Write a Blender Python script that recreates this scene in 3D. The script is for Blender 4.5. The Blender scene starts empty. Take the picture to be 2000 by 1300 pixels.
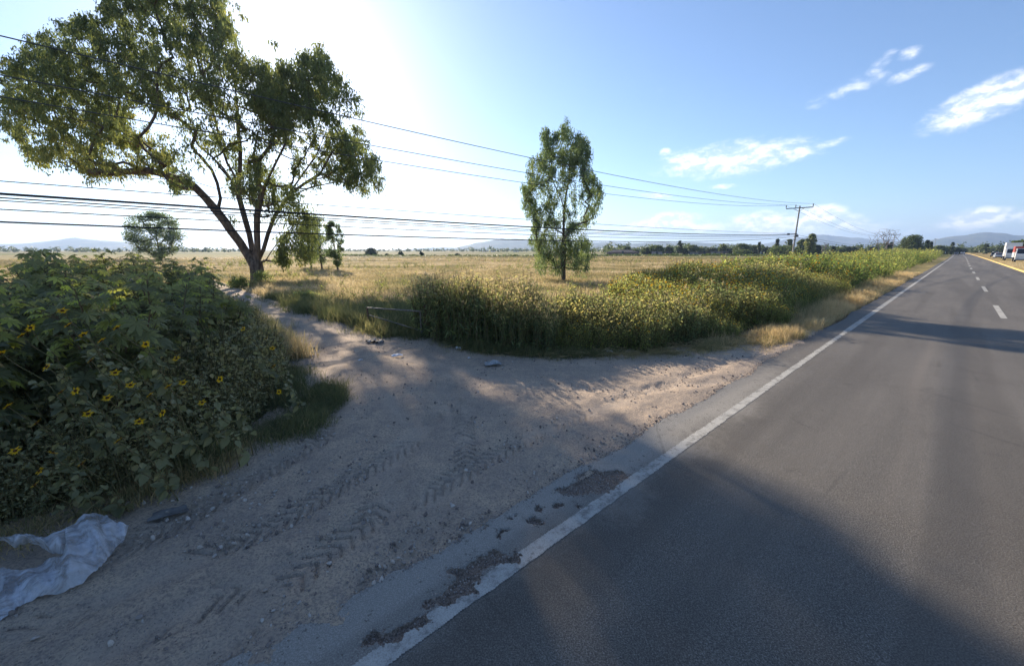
import bpy, math, numpy as np
from math import radians, sin, cos, pi, tan, atan
rng = np.random.default_rng(7)
SC = bpy.context.scene
COL = SC.collection

# ------------------------------------------------------------------ camera
CAM_H = 2.5
PITCH = math.atan(162/790)
cam = bpy.data.objects.new("camera", bpy.data.cameras.new("camera"))
cam.data.sensor_width = 36.0; cam.data.lens = 36.0*790/2000
cam.data.clip_start = 0.05; cam.data.clip_end = 30000
cam.location = (0, 0, CAM_H); cam.rotation_euler = (pi/2-PITCH, 0, 0)
COL.objects.link(cam); SC.camera = cam

# ------------------------------------------------------------------ sun and sky
SUN_AZ, SUN_EL = radians(-26.3), radians(22.8)      # azimuth from +Y towards +X
SUN_DIR = (sin(SUN_AZ)*cos(SUN_EL), cos(SUN_AZ)*cos(SUN_EL), sin(SUN_EL))
sun = bpy.data.objects.new("sun", bpy.data.lights.new("sun", 'SUN'))
sun.data.energy = 4.7; sun.data.angle = radians(0.55); sun.data.color = (1.0, 0.87, 0.70)
sun.rotation_euler = (pi/2-SUN_EL, 0, pi-SUN_AZ)
COL.objects.link(sun)
SC.view_settings.view_transform = 'Standard'; SC.view_settings.look = 'None'
SC.view_settings.exposure = 1.22; SC.view_settings.gamma = 1.0
SC.cycles.max_bounces = 8; SC.cycles.transparent_max_bounces = 8
SC.cycles.diffuse_bounces = 3; SC.cycles.glossy_bounces = 2; SC.cycles.transmission_bounces = 4
SC.cycles.volume_bounces = 0
SC.cycles.use_denoising = True

# pixel of the 2000x1300 photograph -> ray / ground point / point at a forward distance
F = 790.0
def ray(x, y):
    a, b = (x-1000)/F, (650-y)/F
    return np.array([a, cos(PITCH)+b*sin(PITCH), b*cos(PITCH)-sin(PITCH)])
def at(x, y, fwd):
    r = ray(x, y); return np.array([0, 0, CAM_H]) + r*(fwd/r[1])
def onground(x, y, z=0.0):
    r = ray(x, y); return np.array([0, 0, CAM_H]) + r*((z-CAM_H)/r[2])
# road frame: s along the road, t to its right
AZR = radians(47.5)
U = np.array([sin(AZR), cos(AZR)]); N = np.array([cos(AZR), -sin(AZR)])
def W(s, t, z=0.0):
    s = np.asarray(s, float); t = np.asarray(t, float)
    return np.stack([s*U[0]+t*N[0], s*U[1]+t*N[1], np.broadcast_to(np.asarray(z, float), s.shape)], -1)
def ST(x, y): return x*U[0]+y*U[1], x*N[0]+y*N[1]

class NT:
    def __init__(s, tree): s.t = tree
    def n(s, typ, **kw):
        nd = s.t.nodes.new(typ)
        for k, v in kw.items():
            if k.startswith('i_'):
                key = k[2:]; key = int(key) if key.isdigit() else key.replace('_', ' ')
                s.set(nd.inputs[key], v)
            else: setattr(nd, k, v)
        return nd
    def set(s, inp, v):
        if isinstance(v, bpy.types.NodeSocket): s.t.links.new(v, inp)
        else: inp.default_value = v
    def math(s, op, a, b=None, c=None, clamp=False):
        nd = s.t.nodes.new('ShaderNodeMath'); nd.operation = op; nd.use_clamp = clamp
        s.set(nd.inputs[0], a)
        if b is not None: s.set(nd.inputs[1], b)
        if c is not None: s.set(nd.inputs[2], c)
        return nd.outputs[0]
    def mix(s, fac, a, b, blend='MIX'):
        nd = s.t.nodes.new('ShaderNodeMix'); nd.data_type = 'RGBA'; nd.blend_type = blend
        s.set(nd.inputs[0], fac); s.set(nd.inputs[6], c4(a)); s.set(nd.inputs[7], c4(b))
        return nd.outputs[2]
    def noise(s, vec, scale, detail=4, rough=0.55, out=0, dist=0.0):
        nd = s.t.nodes.new('ShaderNodeTexNoise'); s.set(nd.inputs['Vector'], vec)
        nd.inputs['Scale'].default_value = scale; nd.inputs['Detail'].default_value = detail
        nd.inputs['Roughness'].default_value = rough; nd.inputs['Distortion'].default_value = dist
        return nd.outputs[out]
    def step(s, v, lo, hi):
        nd = s.t.nodes.new('ShaderNodeMapRange'); nd.interpolation_type = 'SMOOTHSTEP'
        s.set(nd.inputs[0], v); nd.inputs[1].default_value = lo; nd.inputs[2].default_value = hi
        return nd.outputs[0]
    def attr(s, name):
        nd = s.t.nodes.new('ShaderNodeAttribute'); nd.attribute_name = name; return nd.outputs['Fac']
def c4(c):
    if isinstance(c, bpy.types.NodeSocket): return c
    return (c[0], c[1], c[2], 1.0)

world = bpy.data.worlds.new("World"); SC.world = world; world.use_nodes = True
w = NT(world.node_tree); w.t.nodes.clear()
sky = w.n('ShaderNodeTexSky'); sky.sky_type = 'NISHITA'; sky.sun_disc = False
sky.sun_elevation = SUN_EL; sky.sun_rotation = SUN_AZ
sky.altitude = 1200; sky.air_density = 1.0; sky.dust_density = .9; sky.ozone_density = 4.0
tc = w.n('ShaderNodeTexCoord').outputs['Generated']
sep = w.n('ShaderNodeSeparateXYZ', i_Vector=tc)
AZ = w.math('ARCTAN2', sep.outputs[0], sep.outputs[1]); EL = w.math('ARCSINE', sep.outputs[2])
# clouds where they stand in the sky: px centre, half width, half height, tilt (deg), softness
CL = [(1430,312,150,34,-2,1),(1350,322,62,26,4,1),(1545,297,40,14,6,.8),(1625,279,34,7,-8,.6),(1298,298,12,8,0,.8),
      (1915,203,125,40,-17,1.15),(1985,178,60,30,-12,1.1),(1778,104,18,10,0,.42),(1714,132,22,14,-40,.34),(1702,160,30,11,-15,.45),(1770,146,38,10,-10,.42),(1640,178,40,10,-15,.25),
      (1290,437,78,21,-6,1.6),(1370,444,60,14,0,1.1),(1490,437,84,27,0,1.8),(1590,428,68,29,-8,1.9),(1660,436,50,18,8,1.2),(1600,450,150,16,0,.8),
      (1910,428,90,24,-8,1.8),(1985,424,50,16,-4,1),(1410,364,26,5,0,.6),(1290,384,30,7,8,.5),(1215,455,90,9,0,.7),(1765,455,60,8,0,.5),
      (2250,380,160,30,0,1),(2500,200,220,60,-10,1),(2300,60,90,25,-20,.9),(-400,420,200,30,0,.9),(-900,250,200,60,10,.9)]
cmax = None
for (x, y, hw, hh, tilt, soft) in CL:
    r = ray(x, y); r = r/np.linalg.norm(r)
    az0, el0 = math.atan2(r[0], r[1]), math.asin(r[2])
    r2 = ray(x+hw, y); r3 = ray(x, y-hh)
    wa = abs(math.atan2(r2[0], r2[1])-az0); we = abs(math.asin(r3[2]/np.linalg.norm(r3))-el0)
    k = math.atan2(sin(radians(-tilt)), cos(radians(-tilt)))
    da = w.math('SUBTRACT', AZ, az0); de = w.math('SUBTRACT', EL, el0)
    de = w.math('SUBTRACT', de, w.math('MULTIPLY', da, tan(k)))
    qa = w.math('POWER', w.math('MULTIPLY', da, 1/wa), 2.0); qe = w.math('POWER', w.math('ABSOLUTE', w.math('MULTIPLY', de, 1/we)), 2.0)
    m = w.math('MULTIPLY_ADD', w.math('ADD', qa, qe), -soft, soft)
    cmax = m if cmax is None else w.math('MAXIMUM', cmax, m)
mapn = w.n('ShaderNodeMapping', i_Vector=tc); mapn.inputs['Scale'].default_value = (1, 1, 1.9)
n1 = w.noise(mapn.outputs[0], 26, 9, .62, dist=.3)
n2 = w.noise(mapn.outputs[0], 9, 5, .5)
cm = w.math('MAXIMUM', cmax, -1.0)
cm = w.math('ADD', cm, w.math('MULTIPLY_ADD', n1, 2.6, -1.38))
cm = w.math('ADD', cm, w.math('MULTIPLY_ADD', n2, 0.9, -0.45))
cmask = w.step(cm, -.6, 1.9)
# the underside of the low clouds turns grey-blue
up = w.n('ShaderNodeVectorMath', operation='ADD'); w.set(up.inputs[0], mapn.outputs[0]); up.inputs[1].default_value = (0, 0, .02)
n3 = w.noise(up.outputs[0], 26, 9, .62, dist=.3)
lit = w.step(w.math('SUBTRACT', n1, n3), -.12, .10)
ccol = w.mix(lit, (5.4, 6.0, 6.9), (11.0, 10.4, 9.6))
skyc = w.mix(w.math('MULTIPLY', cmask, .93), sky.outputs[0], ccol)
bg = w.n('ShaderNodeBackground', i_Color=skyc, i_Strength=0.084)
w.t.links.new(bg.outputs[0], w.n('ShaderNodeOutputWorld').inputs['Surface'])

# ------------------------------------------------------------------ helpers
def mesh(name, V, faces, mats, parent=None, attrs=None, mi=None, smooth=False, loc=None):
    """faces: list of (k, 3|4) int arrays"""
    V = np.asarray(V, np.float32)
    me = bpy.data.meshes.new(name)
    faces = [np.asarray(f, np.int32) for f in faces if len(f)]
    lv = np.concatenate([f.ravel() for f in faces]); cnt = np.concatenate([np.full(len(f), f.shape[1], np.int32) for f in faces])
    st = np.concatenate([[0], np.cumsum(cnt)[:-1]]).astype(np.int32)
    me.vertices.add(len(V)); me.vertices.foreach_set('co', V.ravel())
    me.loops.add(len(lv)); me.loops.foreach_set('vertex_index', lv)
    me.polygons.add(len(cnt)); me.polygons.foreach_set('loop_start', st); me.polygons.foreach_set('loop_total', cnt)
    if mi is not None: me.polygons.foreach_set('material_index', np.asarray(mi, np.int32))
    me.polygons.foreach_set('use_smooth', np.full(len(cnt), smooth, bool))
    for k, v in (attrs or {}).items():
        a = me.attributes.new(k, 'FLOAT', 'POINT'); a.data.foreach_set('value', np.asarray(v, np.float32))
    for m in (mats if isinstance(mats, (list, tuple)) else [mats]): me.materials.append(m)
    me.update(calc_edges=True); me.validate()
    o = bpy.data.objects.new(name, me); COL.objects.link(o)
    if parent is not None: o.parent = parent
    if loc is not None: o.location = loc
    return o
def tag(o, label=None, cat=None, group=None, kind=None):
    for k, v in (('label', label), ('category', cat), ('group', group), ('kind', kind)):
        if v: o[k] = v
    return o
def thing(name, label, cat, loc=(0, 0, 0), rz=0.0, group=None):
    o = bpy.data.objects.new(name, None); COL.objects.link(o); o.empty_display_size = .2
    o.location = tuple(float(q) for q in loc); o.rotation_euler = (0, 0, rz)
    return tag(o, label, cat, group)
def copy_tree(o, parent=None):
    c = o.copy(); COL.objects.link(c); c.parent = parent
    for ch in list(KIDS.get(o.name, [])):
        copy_tree(ch, c)
    return c
KIDS = {}
def kid(o):
    KIDS.setdefault(o.parent.name, []).append(o); return o
class Geo:
    def __init__(s): s.V = []; s.Fq = []; s.Ft = []; s.T = []; s.n = 0; s.Mq = []; s.Mt = []
    def add(s, V, F, tint=0.5, m=0):
        V = np.asarray(V, float).reshape(-1, 3); F = np.asarray(F, int)
        if not len(F): return s
        (s.Fq if F.shape[1] == 4 else s.Ft).append(F+s.n); (s.Mq if F.shape[1] == 4 else s.Mt).append(np.full(len(F), m))
        s.V.append(V); s.T.append(np.broadcast_to(np.asarray(tint, float), (len(V),))); s.n += len(V); return s
    def merge(s, g):
        for F, M in zip(g.Fq, g.Mq): s.Fq.append(F+s.n); s.Mq.append(M)
        for F, M in zip(g.Ft, g.Mt): s.Ft.append(F+s.n); s.Mt.append(M)
        s.V += g.V; s.T += g.T; s.n += g.n; return s
    def flat(s):
        V = np.concatenate(s.V); T = np.concatenate(s.T)
        q = np.concatenate(s.Fq) if s.Fq else np.zeros((0, 4), int); t = np.concatenate(s.Ft) if s.Ft else np.zeros((0, 3), int)
        mi = np.concatenate((s.Mq or [np.zeros(0, int)]) + (s.Mt or [np.zeros(0, int)]))
        return V, q, t, T, mi
    def build(s, name, mats, parent=None, smooth=False, loc=None):
        V, q, t, T, mi = s.flat()
        o = mesh(name, V, [q, t], mats, parent, {'tint': T}, mi, smooth, loc)
        if parent is not None: kid(o)
        return o
def tube(P, R, sides=6, cap=True):
    P = np.asarray(P, float); k = len(P); R = np.broadcast_to(np.asarray(R, float), (k,))
    d = np.gradient(P, axis=0); d /= np.linalg.norm(d, axis=1)[:, None]+1e-9
    ref = np.array([0.31, 0.93, .17]) if abs(d[0][2]) > .7 else np.array([0, 0, 1.0])
    a = np.cross(d, ref); a /= np.linalg.norm(a, axis=1)[:, None]+1e-9; b = np.cross(d, a)
    th = np.arange(sides)*2*pi/sides
    V = P[:, None]+R[:, None, None]*(np.cos(th)[None, :, None]*a[:, None]+np.sin(th)[None, :, None]*b[:, None])
    i = np.arange(k-1)[:, None]*sides; j = np.arange(sides)[None]; j2 = (j+1) % sides
    Fq = np.stack([i+j, i+j2, i+sides+j2, i+sides+j], -1).reshape(-1, 4)
    return V.reshape(-1, 3), Fq
def box(g, lo, hi, tint=.5, m=0, rot=0.0, origin=(0, 0, 0), taper=0):
    lo, hi = np.array(lo, float), np.array(hi, float)
    V = np.array([[x, y, z] for z in (lo[2], hi[2]) for y in (lo[1], hi[1]) for x in (lo[0], hi[0])])
    if taper: c = (lo+hi)/2; V[4:, :2] = c[:2]+(V[4:, :2]-c[:2])*(1-taper)
    c, s_ = cos(rot), sin(rot); V = V@np.array([[c, s_, 0], [-s_, c, 0], [0, 0, 1]])+np.array(origin)
    g.add(V, [[0, 2, 3, 1], [4, 5, 7, 6], [0, 1, 5, 4], [2, 6, 7, 3], [0, 4, 6, 2], [1, 3, 7, 5]], tint, m)
def rots(n, tilt=(0, 30), down=False, yaw=None):
    """random rotation matrices: local +x is yawed, pitched by tilt degrees, rolled"""
    yaw = rng.uniform(0, 2*pi, n) if yaw is None else yaw
    p = np.radians(rng.uniform(tilt[0], tilt[1], n)); r = rng.normal(0, .6, n)
    return eul(yaw, p, r)
def eul(yaw, p, r):
    cy, sy, cp, sp, cr, sr = np.cos(yaw), np.sin(yaw), np.cos(p), np.sin(p), np.cos(r), np.sin(r)
    z = np.zeros_like(cy); o = np.ones_like(cy)
    Rz = np.stack([cy, -sy, z, sy, cy, z, z, z, o], -1).reshape(-1, 3, 3)
    Ry = np.stack([cp, z, -sp, z, o, z, sp, z, cp], -1).reshape(-1, 3, 3)   # +p lifts +x up
    Rx = np.stack([o, z, z, z, cr, -sr, z, sr, cr], -1).reshape(-1, 3, 3)
    return Rz@Ry@Rx
def stamp(g, V, F, R, S, T, tint, vt=None, m=0):
    """copies of template V,F with rotation R, scale S, translation T, per-copy tint"""
    V = np.asarray(V, float); F = np.asarray(F, int); n = len(T)
    if n == 0: return
    S = np.asarray(S, float)
    S = S.reshape(n, 1, -1) if S.ndim else S
    X = np.einsum('nij,nkj->nki', R, V[None]*S)+np.asarray(T)[:, None]
    FF = (F[None]+(np.arange(n)*len(V))[:, None, None]).reshape(-1, F.shape[1])
    tt = np.repeat(np.broadcast_to(np.asarray(tint, float), (n,)), len(V))
    if vt is not None: tt = tt+np.tile(vt, n)
    g.add(X.reshape(-1, 3), FF, tt, m)
# leaf templates, base at origin, along +x, unit length
KITE = (np.array([[0, 0, 0], [.42, .17, .03], [1, 0, -.05], [.42, -.17, .03]]), np.array([[0, 1, 2, 3]]))
LANCE = (np.array([[0, 0, 0], [.35, .075, .02], [1, 0, -.28], [.35, -.075, .02]]), np.array([[0, 1, 2, 3]]))
OVATE = (np.array([[0, 0, 0], [.2, .30, .02], [.55, .27, 0], [1, 0, -.12], [.55, -.27, 0], [.2, -.30, .02], [.5, 0, -.05]]),
         np.array([[0, 1, 2, 6], [6, 2, 3, 3], [0, 6, 4, 5], [6, 3, 4, 4]]))
OVATE = (OVATE[0], np.array([[0, 1, 6], [1, 2, 6], [2, 3, 6], [3, 4, 6], [4, 5, 6], [5, 0, 6]]))
BLADE = (np.array([[0, -.022, 0], [0, .022, 0], [.5, .018, 0], [.5, -.018, 0], [1, 0, 0]]), None)
def castor_leaf():
    V = [[0, 0, 0]]; Fq = []
    n = 8; base = 2*pi/n*.93
    for i in range(n):
        a = -pi*.93+base*(i+.5)*1.0
        L = 1.0-.42*abs(a/pi)**1.3
        for (r, da, z) in ((.48, -.34, -.02), (.72*L, -.20, -.08), (L, 0, -.26), (.72*L, .20, -.08), (.48, .34, -.02)):
            V.append([r*cos(a+da), r*sin(a+da), z])
        k = 1+5*i; Fq += [[0, k, k+1, k+3], [0, k+3, k+4, k+4], [k+1, k+2, k+3, k+3]]
    F = []
    for q in Fq:
        F.append([q[0], q[1], q[2]])
        if q[3] != q[2]: F.append([q[0], q[2], q[3]])
    return np.array(V), np.array(F)
CASTOR = castor_leaf()

# value noise
_P = rng.random((512, 512))
def vnoise(x, y, sc):
    x = np.asarray(x)*sc; y = np.asarray(y)*sc
    xi, yi = np.floor(x).astype(int), np.floor(y).astype(int); fx, fy = x-xi, y-yi
    fx = fx*fx*(3-2*fx); fy = fy*fy*(3-2*fy)
    g = lambda a, b: _P[a % 512, b % 512]
    return (g(xi, yi)*(1-fx)+g(xi+1, yi)*fx)*(1-fy)+(g(xi, yi+1)*(1-fx)+g(xi+1, yi+1)*fx)*fy-.5
def fbm(x, y, sc, o=4, gain=.5):
    r = 0; a = 1
    for i in range(o): r = r+a*vnoise(np.asarray(x)+17.3*i, np.asarray(y)-9.1*i, sc*2**i); a *= gain
    return r
def inpoly(x, y, P):
    P = np.asarray(P, float); x = np.asarray(x); y = np.asarray(y); r = np.zeros(x.shape, bool)
    for i in range(len(P)):
        (x1, y1), (x2, y2) = P[i], P[i-1]
        c = ((y1 > y) != (y2 > y)); r ^= c & (x < (x2-x1)*(y-y1)/(y2-y1+1e-12)+x1)
    return r
def polydist(x, y, P):
    """distance to, and arc length along, a polyline"""
    P = np.asarray(P, float); best = np.full(np.shape(x), 1e9); arc = np.zeros(np.shape(x)); side = np.zeros(np.shape(x)); acc = 0
    for i in range(len(P)-1):
        a, b = P[i], P[i+1]; d = b-a; L = np.hypot(*d); d = d/L
        q = np.clip((x-a[0])*d[0]+(y-a[1])*d[1], 0, L)
        dx, dy = x-a[0]-q*d[0], y-a[1]-q*d[1]; dd = np.hypot(dx, dy); m = dd < best
        best = np.where(m, dd, best); arc = np.where(m, acc+q, arc); side = np.where(m, np.sign(d[0]*dy-d[1]*dx)*dd, side); acc += L
    return best, arc, side

# ------------------------------------------------------------------ materials
def material(name):
    m = bpy.data.materials.new(name); m.use_nodes = True; m.node_tree.nodes.clear(); return m, NT(m.node_tree)
def finish(nt, sh): nt.t.links.new(sh, nt.n('ShaderNodeOutputMaterial').inputs['Surface'])
def bsdf(nt, col, rough=.8, spec=.3, normal=None, metal=0.0):
    b = nt.n('ShaderNodeBsdfPrincipled'); nt.set(b.inputs['Base Color'], c4(col)); nt.set(b.inputs['Roughness'], rough)
    b.inputs['Specular IOR Level'].default_value = spec; b.inputs['Metallic'].default_value = metal
    if normal is not None: nt.set(b.inputs['Normal'], normal)
    return b.outputs[0]
def bump(nt, h, strength=.5, dist=.02):
    b = nt.n('ShaderNodeBump'); b.inputs['Strength'].default_value = strength; b.inputs['Distance'].default_value = dist
    nt.set(b.inputs['Height'], h); return b.outputs[0]
def leafmat(name, ca, cb, cc=None, trans=.35, tcol=1.4, rough=.5, spec=.35, patch=None, tb=.7):
    m, nt = material(name)
    t = nt.attr('tint')
    if cc is None: col = nt.mix(t, ca, cb)
    else: col = nt.mix(nt.step(t, .5, 1), nt.mix(nt.step(t, 0, .5), ca, cb), cc)
    if patch:
        pos = nt.n('ShaderNodeNewGeometry').outputs['Position']
        col = nt.mix(nt.step(nt.noise(pos, patch[0], 3), .42, .62), col, patch[1])
    b = bsdf(nt, col, rough, spec)
    tr = nt.n('ShaderNodeBsdfTranslucent'); nt.set(tr.inputs['Color'], nt.mix(1.0, col, (tcol, tcol*1.03, tcol*tb), 'MULTIPLY'))
    mx = nt.n('ShaderNodeMixShader'); mx.inputs[0].default_value = trans
    nt.t.links.new(b, mx.inputs[1]); nt.t.links.new(tr.outputs[0], mx.inputs[2]); finish(nt, mx.outputs[0]); return m
def plain(name, col, rough=.6, spec=.4, metal=0, var=.25, sc=12, col2=None):
    m, nt = material(name)
    oc = nt.n('ShaderNodeTexCoord').outputs['Object']; nz = nt.noise(oc, sc, 5)
    c2 = col2 or tuple(q*(1-var) for q in col)
    finish(nt, bsdf(nt, nt.mix(nt.step(nz, .35, .68), col, c2), rough, spec, bump(nt, nz, .2, .01), metal)); return m
def barkmat(name, ca, cb, sc=5):
    m, nt = material(name)
    oc = nt.n('ShaderNodeTexCoord').outputs['Object']; mp = nt.n('ShaderNodeMapping', i_Vector=oc); mp.inputs['Scale'].default_value = (1, 1, .25)
    nz = nt.noise(mp.outputs[0], sc, 6, .65)
    finish(nt, bsdf(nt, nt.mix(nt.step(nz, .38, .62), ca, cb), .85, .2, bump(nt, nz, .6, .05))); return m

M = {}
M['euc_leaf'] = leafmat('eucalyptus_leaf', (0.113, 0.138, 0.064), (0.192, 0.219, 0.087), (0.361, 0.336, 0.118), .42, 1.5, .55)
M['euc_leaf_young'] = leafmat('young_eucalyptus_leaf', (0.106, 0.152, 0.078), (0.181, 0.237, 0.110), (0.276, 0.297, 0.135), .38, 1.5, .55)
M['tree_leaf'] = leafmat('field_tree_leaf', (0.077, 0.107, 0.045), (0.128, 0.160, 0.062), (0.189, 0.213, 0.080), .3, 1.4)
M['dark_leaf'] = leafmat('dark_tree_leaf', (0.041, 0.066, 0.038), (0.073, 0.101, 0.047), (0.109, 0.140, 0.060), .2, 1.3)
M['olive_leaf'] = leafmat('olive_tree_leaf', (0.062, 0.100, 0.025), (0.112, 0.150, 0.037), (0.163, 0.188, 0.050), .3, 1.4)
M['castor'] = leafmat('castor_leaf', (0.109, 0.113, 0.076), (0.168, 0.171, 0.086), (0.374, 0.379, 0.075), .45, 2.5, .62, .30)  # last colour is the yellow-green of sunlit top leaves, put into the tint
M['castor_stem'] = plain('castor_stem', (.16, .09, .05), .6, .3, col2=(.09, .11, .04))
M['weed_leaf'] = leafmat('weed_leaf', (0.170, 0.168, 0.091), (0.268, 0.251, 0.125), (0.426, 0.336, 0.152), .35, 1.7, .6)
M['thicket'] = leafmat('sunflower_leaf', (0.082, 0.125, 0.040), (0.172, 0.209, 0.059), (0.339, 0.339, 0.120), .48, 2.3, .6)
M['thicket_dark'] = leafmat('dark_stalk_leaf', (0.113, 0.147, 0.078), (0.189, 0.218, 0.098), (0.429, 0.355, 0.155), .5, 2.4, .6)
M['weed_stem'] = plain('weed_stem', (.17, .13, .06), .8, .2, col2=(.10, .10, .04))
M['dry'] = leafmat('dry_grass', (0.210, 0.196, 0.095), (0.420, 0.324, 0.170), (0.588, 0.473, 0.316), .45, 1.5, .7, .2, tb=.95)
M['verge'] = leafmat('verge_grass', (0.080, 0.102, 0.043), (0.207, 0.198, 0.086), (0.570, 0.420, 0.230), .42, 1.6, .6, .25, tb=.95)
M['seed'] = leafmat('grass_seed_head', (0.345, 0.253, 0.115), (0.483, 0.368, 0.196), (0.575, 0.460, 0.276), .45, 1.4, .8, .1, tb=.95)
M['petal'] = leafmat('yellow_petal', (.76, .40, .01), (.84, .48, .014), (.88, .54, .02), .4, 1.1, .6, .2)
M['disc'] = plain('flower_disc', (.10, .045, .015), .9, .1, sc=200)
M['bark'] = barkmat('eucalyptus_bark', (.20, .155, .12), (.085, .062, .048))
M['bark_dark'] = barkmat('dark_bark', (.10, .08, .06), (.05, .04, .032), 4)
M['concrete'] = plain('pole_concrete', (.42, .40, .37), .85, .2, var=.3, sc=6)
M['steel'] = plain('galvanised_steel', (.22, .23, .24), .5, .5, .6, .35)
M['insul'] = plain('brown_porcelain', (.10, .06, .05), .25, .6)
M['cable'] = plain('black_cable', (.022, .022, .025), .6, .3)
M['cable_al'] = plain('grey_cable', (.075, .075, .08), .5, .4)
M['rust'] = plain('rusty_pipe', (.19, .11, .075), .8, .2, sc=30, col2=(.10, .055, .04))
M['pipe'] = plain('pale_weathered_pipe', (.27, .24, .20), .7, .3, sc=30, col2=(.13, .10, .08))

# ------------------------------------------------------------------ the ground
APRON = np.array([(-9, -2.45), (11.5, -2.45), (16, -2.55), (16, -2.95), (12.6, -3.5), (10.2, -4.6), (8.0, -6.2), (7.0, -7.6), (6.6, -9.5), (6.4, -11.5), (5.6, -13.5), (5.1, -17), (4.9, -22), (4.8, -28), (4.8, -45),
                  (2.9, -45), (2.8, -28), (2.5, -20), (2.2, -14), (2.0, -10), (1.2, -7.0), (0.4, -5.9), (-.8, -5.6), (-3, -5.7), (-9, -5.8)])
def edge_t(s, w_=0.0): return -2.62+.16*fbm(s, s*0+3.1, .9, 4)+w_
HOLES = [((3.42, -2.34), .21, .20, .3), ((3.62, -2.25), .14, .12, .0), ((3.15, -2.38), .20, .10, .5), ((1.72, -2.24), .28, .085, .3), ((1.46, -2.17), .20, .07, .1), ((1.02, -2.16), .15, .06, .15), ((.80, -2.19), .10, .05, .2),
         ((2.45, -2.30), .10, .055, .5), ((2.12, -2.36), .035, .03, 0), ((2.62, -2.44), .05, .04, 0), ((2.9, -2.2), .06, .05, 0), ((2.3, -2.5), .04, .03, 0), ((2.75, -2.32), .05, .03, 0), ((1.9, -2.13), .07, .05, 0), ((2.0, -2.55), .05, .03, 0), ((3.0, -2.5), .04, .04, 0)]
def holes(s, t):
    h = np.full(np.shape(s), -1.0)
    jx = .20*fbm(s, t, 5, 5, .65); jy = .20*fbm(s+50, t, 5, 5, .65)
    for (c, a, b, th) in HOLES:
        ds, dt = s-c[0]+jx*.8, t-c[1]+jy*.5
        x = ds*cos(th)+dt*sin(th); y = -ds*sin(th)+dt*cos(th)
        h = np.maximum(h, 1-np.sqrt((x/a)**2+(y/b)**2))
    return h
def polar(r0, r1, nr, a0, a1, na):
    r = np.geomspace(r0, r1, nr); a = np.radians(np.linspace(a0, a1, na))
    R, A = np.meshgrid(r, a, indexing='ij'); return R*np.sin(A), R*np.cos(A)
def grid_faces(nr, na, keep=None, wrap=False):
    i, j = np.meshgrid(np.arange(nr-1), np.arange(na if wrap else na-1), indexing='ij'); j2 = (j+1) % na
    Fq = np.stack([i*na+j, (i+1)*na+j, (i+1)*na+j2, i*na+j2], -1).reshape(-1, 4)[:, ::-1]
    if keep is not None: Fq = Fq[keep.ravel()[Fq].all(1)]
    return Fq
def compact(V, Fq, attrs):
    used = np.unique(Fq); mp = np.full(len(V), -1); mp[used] = np.arange(len(used))
    return V[used], mp[Fq], {k: v.ravel()[used] for k, v in attrs.items()}
def terrain(x, y):
    s, t = ST(x, y); d = np.hypot(x, y)
    off = np.clip((-t-3)/8, 0, 1)                       # rises off the road
    track = np.exp(-((s-3.8)/1.8)**2)*(t < 0)*(t > -60)
    field = off*(1-track)*np.clip((np.abs(s-4)-1)/5, 0, 1)
    z = -.07+field*(.10+.10*fbm(x, y, .12, 3)+.05*fbm(x, y, .9, 2))+np.clip((d-60)/400, 0, 1)*.25*fbm(x, y, .01, 3)
    right = np.clip((t-6.5)/3, 0, 1); z = z+right*(.12+.06*fbm(x, y, .4, 3))
    return z
# base sheet, out to the hills
g_r = np.concatenate([[.3], np.geomspace(1, 9000, 420)]); g_a = np.radians(np.linspace(0, 360, 720, endpoint=False))
R_, A_ = np.meshgrid(g_r, g_a, indexing='ij'); X, Y = R_*np.sin(A_), R_*np.cos(A_)
V = np.stack([X, Y, terrain(X, Y)], -1).reshape(-1, 3)
m, nt = material('field_soil_and_straw')
pos = nt.n('ShaderNodeNewGeometry').outputs['Position']
straw = nt.mix(nt.step(nt.noise(pos, 1.2, 8, .7), .35, .65), (.36, .27, .12), (.22, .19, .07))
green = nt.mix(nt.step(nt.noise(pos, .9, 6), .4, .6), (.11, .13, .04), (.17, .17, .06))
big = nt.noise(pos, .035, 5, .6)
mpp = nt.n('ShaderNodeMapping', i_Vector=pos); mpp.inputs['Scale'].default_value = (.006, .02, .01); mpp.inputs['Rotation'].default_value = (0, 0, radians(8))
bands = nt.noise(mpp.outputs[0], 1.0, 5, .6)
col = nt.mix(nt.step(big, .52, .66), straw, green)
far = nt.step(nt.n('ShaderNodeSeparateXYZ', i_Vector=pos).outputs[1], 110, 190)
farc = nt.mix(nt.step(bands, .38, .46), (.13, .085, .06), nt.mix(nt.step(bands, .52, .6), (.15, .16, .05), (.30, .23, .10)))
col = nt.mix(far, col, farc)
soil = nt.mix(nt.step(nt.noise(pos, 7, 8, .7), .35, .7), (.27, .20, .145), (.17, .125, .085))
patch = nt.step(nt.noise(pos, .045, 4, .5), .60, .66); col = nt.mix(nt.math('MULTIPLY', patch, .7), col, (.42, .31, .22))
dist = nt.n('ShaderNodeVectorMath', operation='LENGTH', i_0=pos).outputs['Value']
near = nt.step(dist, 34, 17)
near = nt.math('SUBTRACT', 1.0, nt.step(dist, 14, 30))
col = nt.mix(near, col, soil)
finish(nt, bsdf(nt, col, .95, .1, bump(nt, nt.noise(pos, 9, 8, .7), .6, .08)))
o = mesh('ground', V, [grid_faces(len(g_r), len(g_a), wrap=True)], m, smooth=True); tag(o, kind='structure', label='dry straw coloured field and roadside ground')

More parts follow.
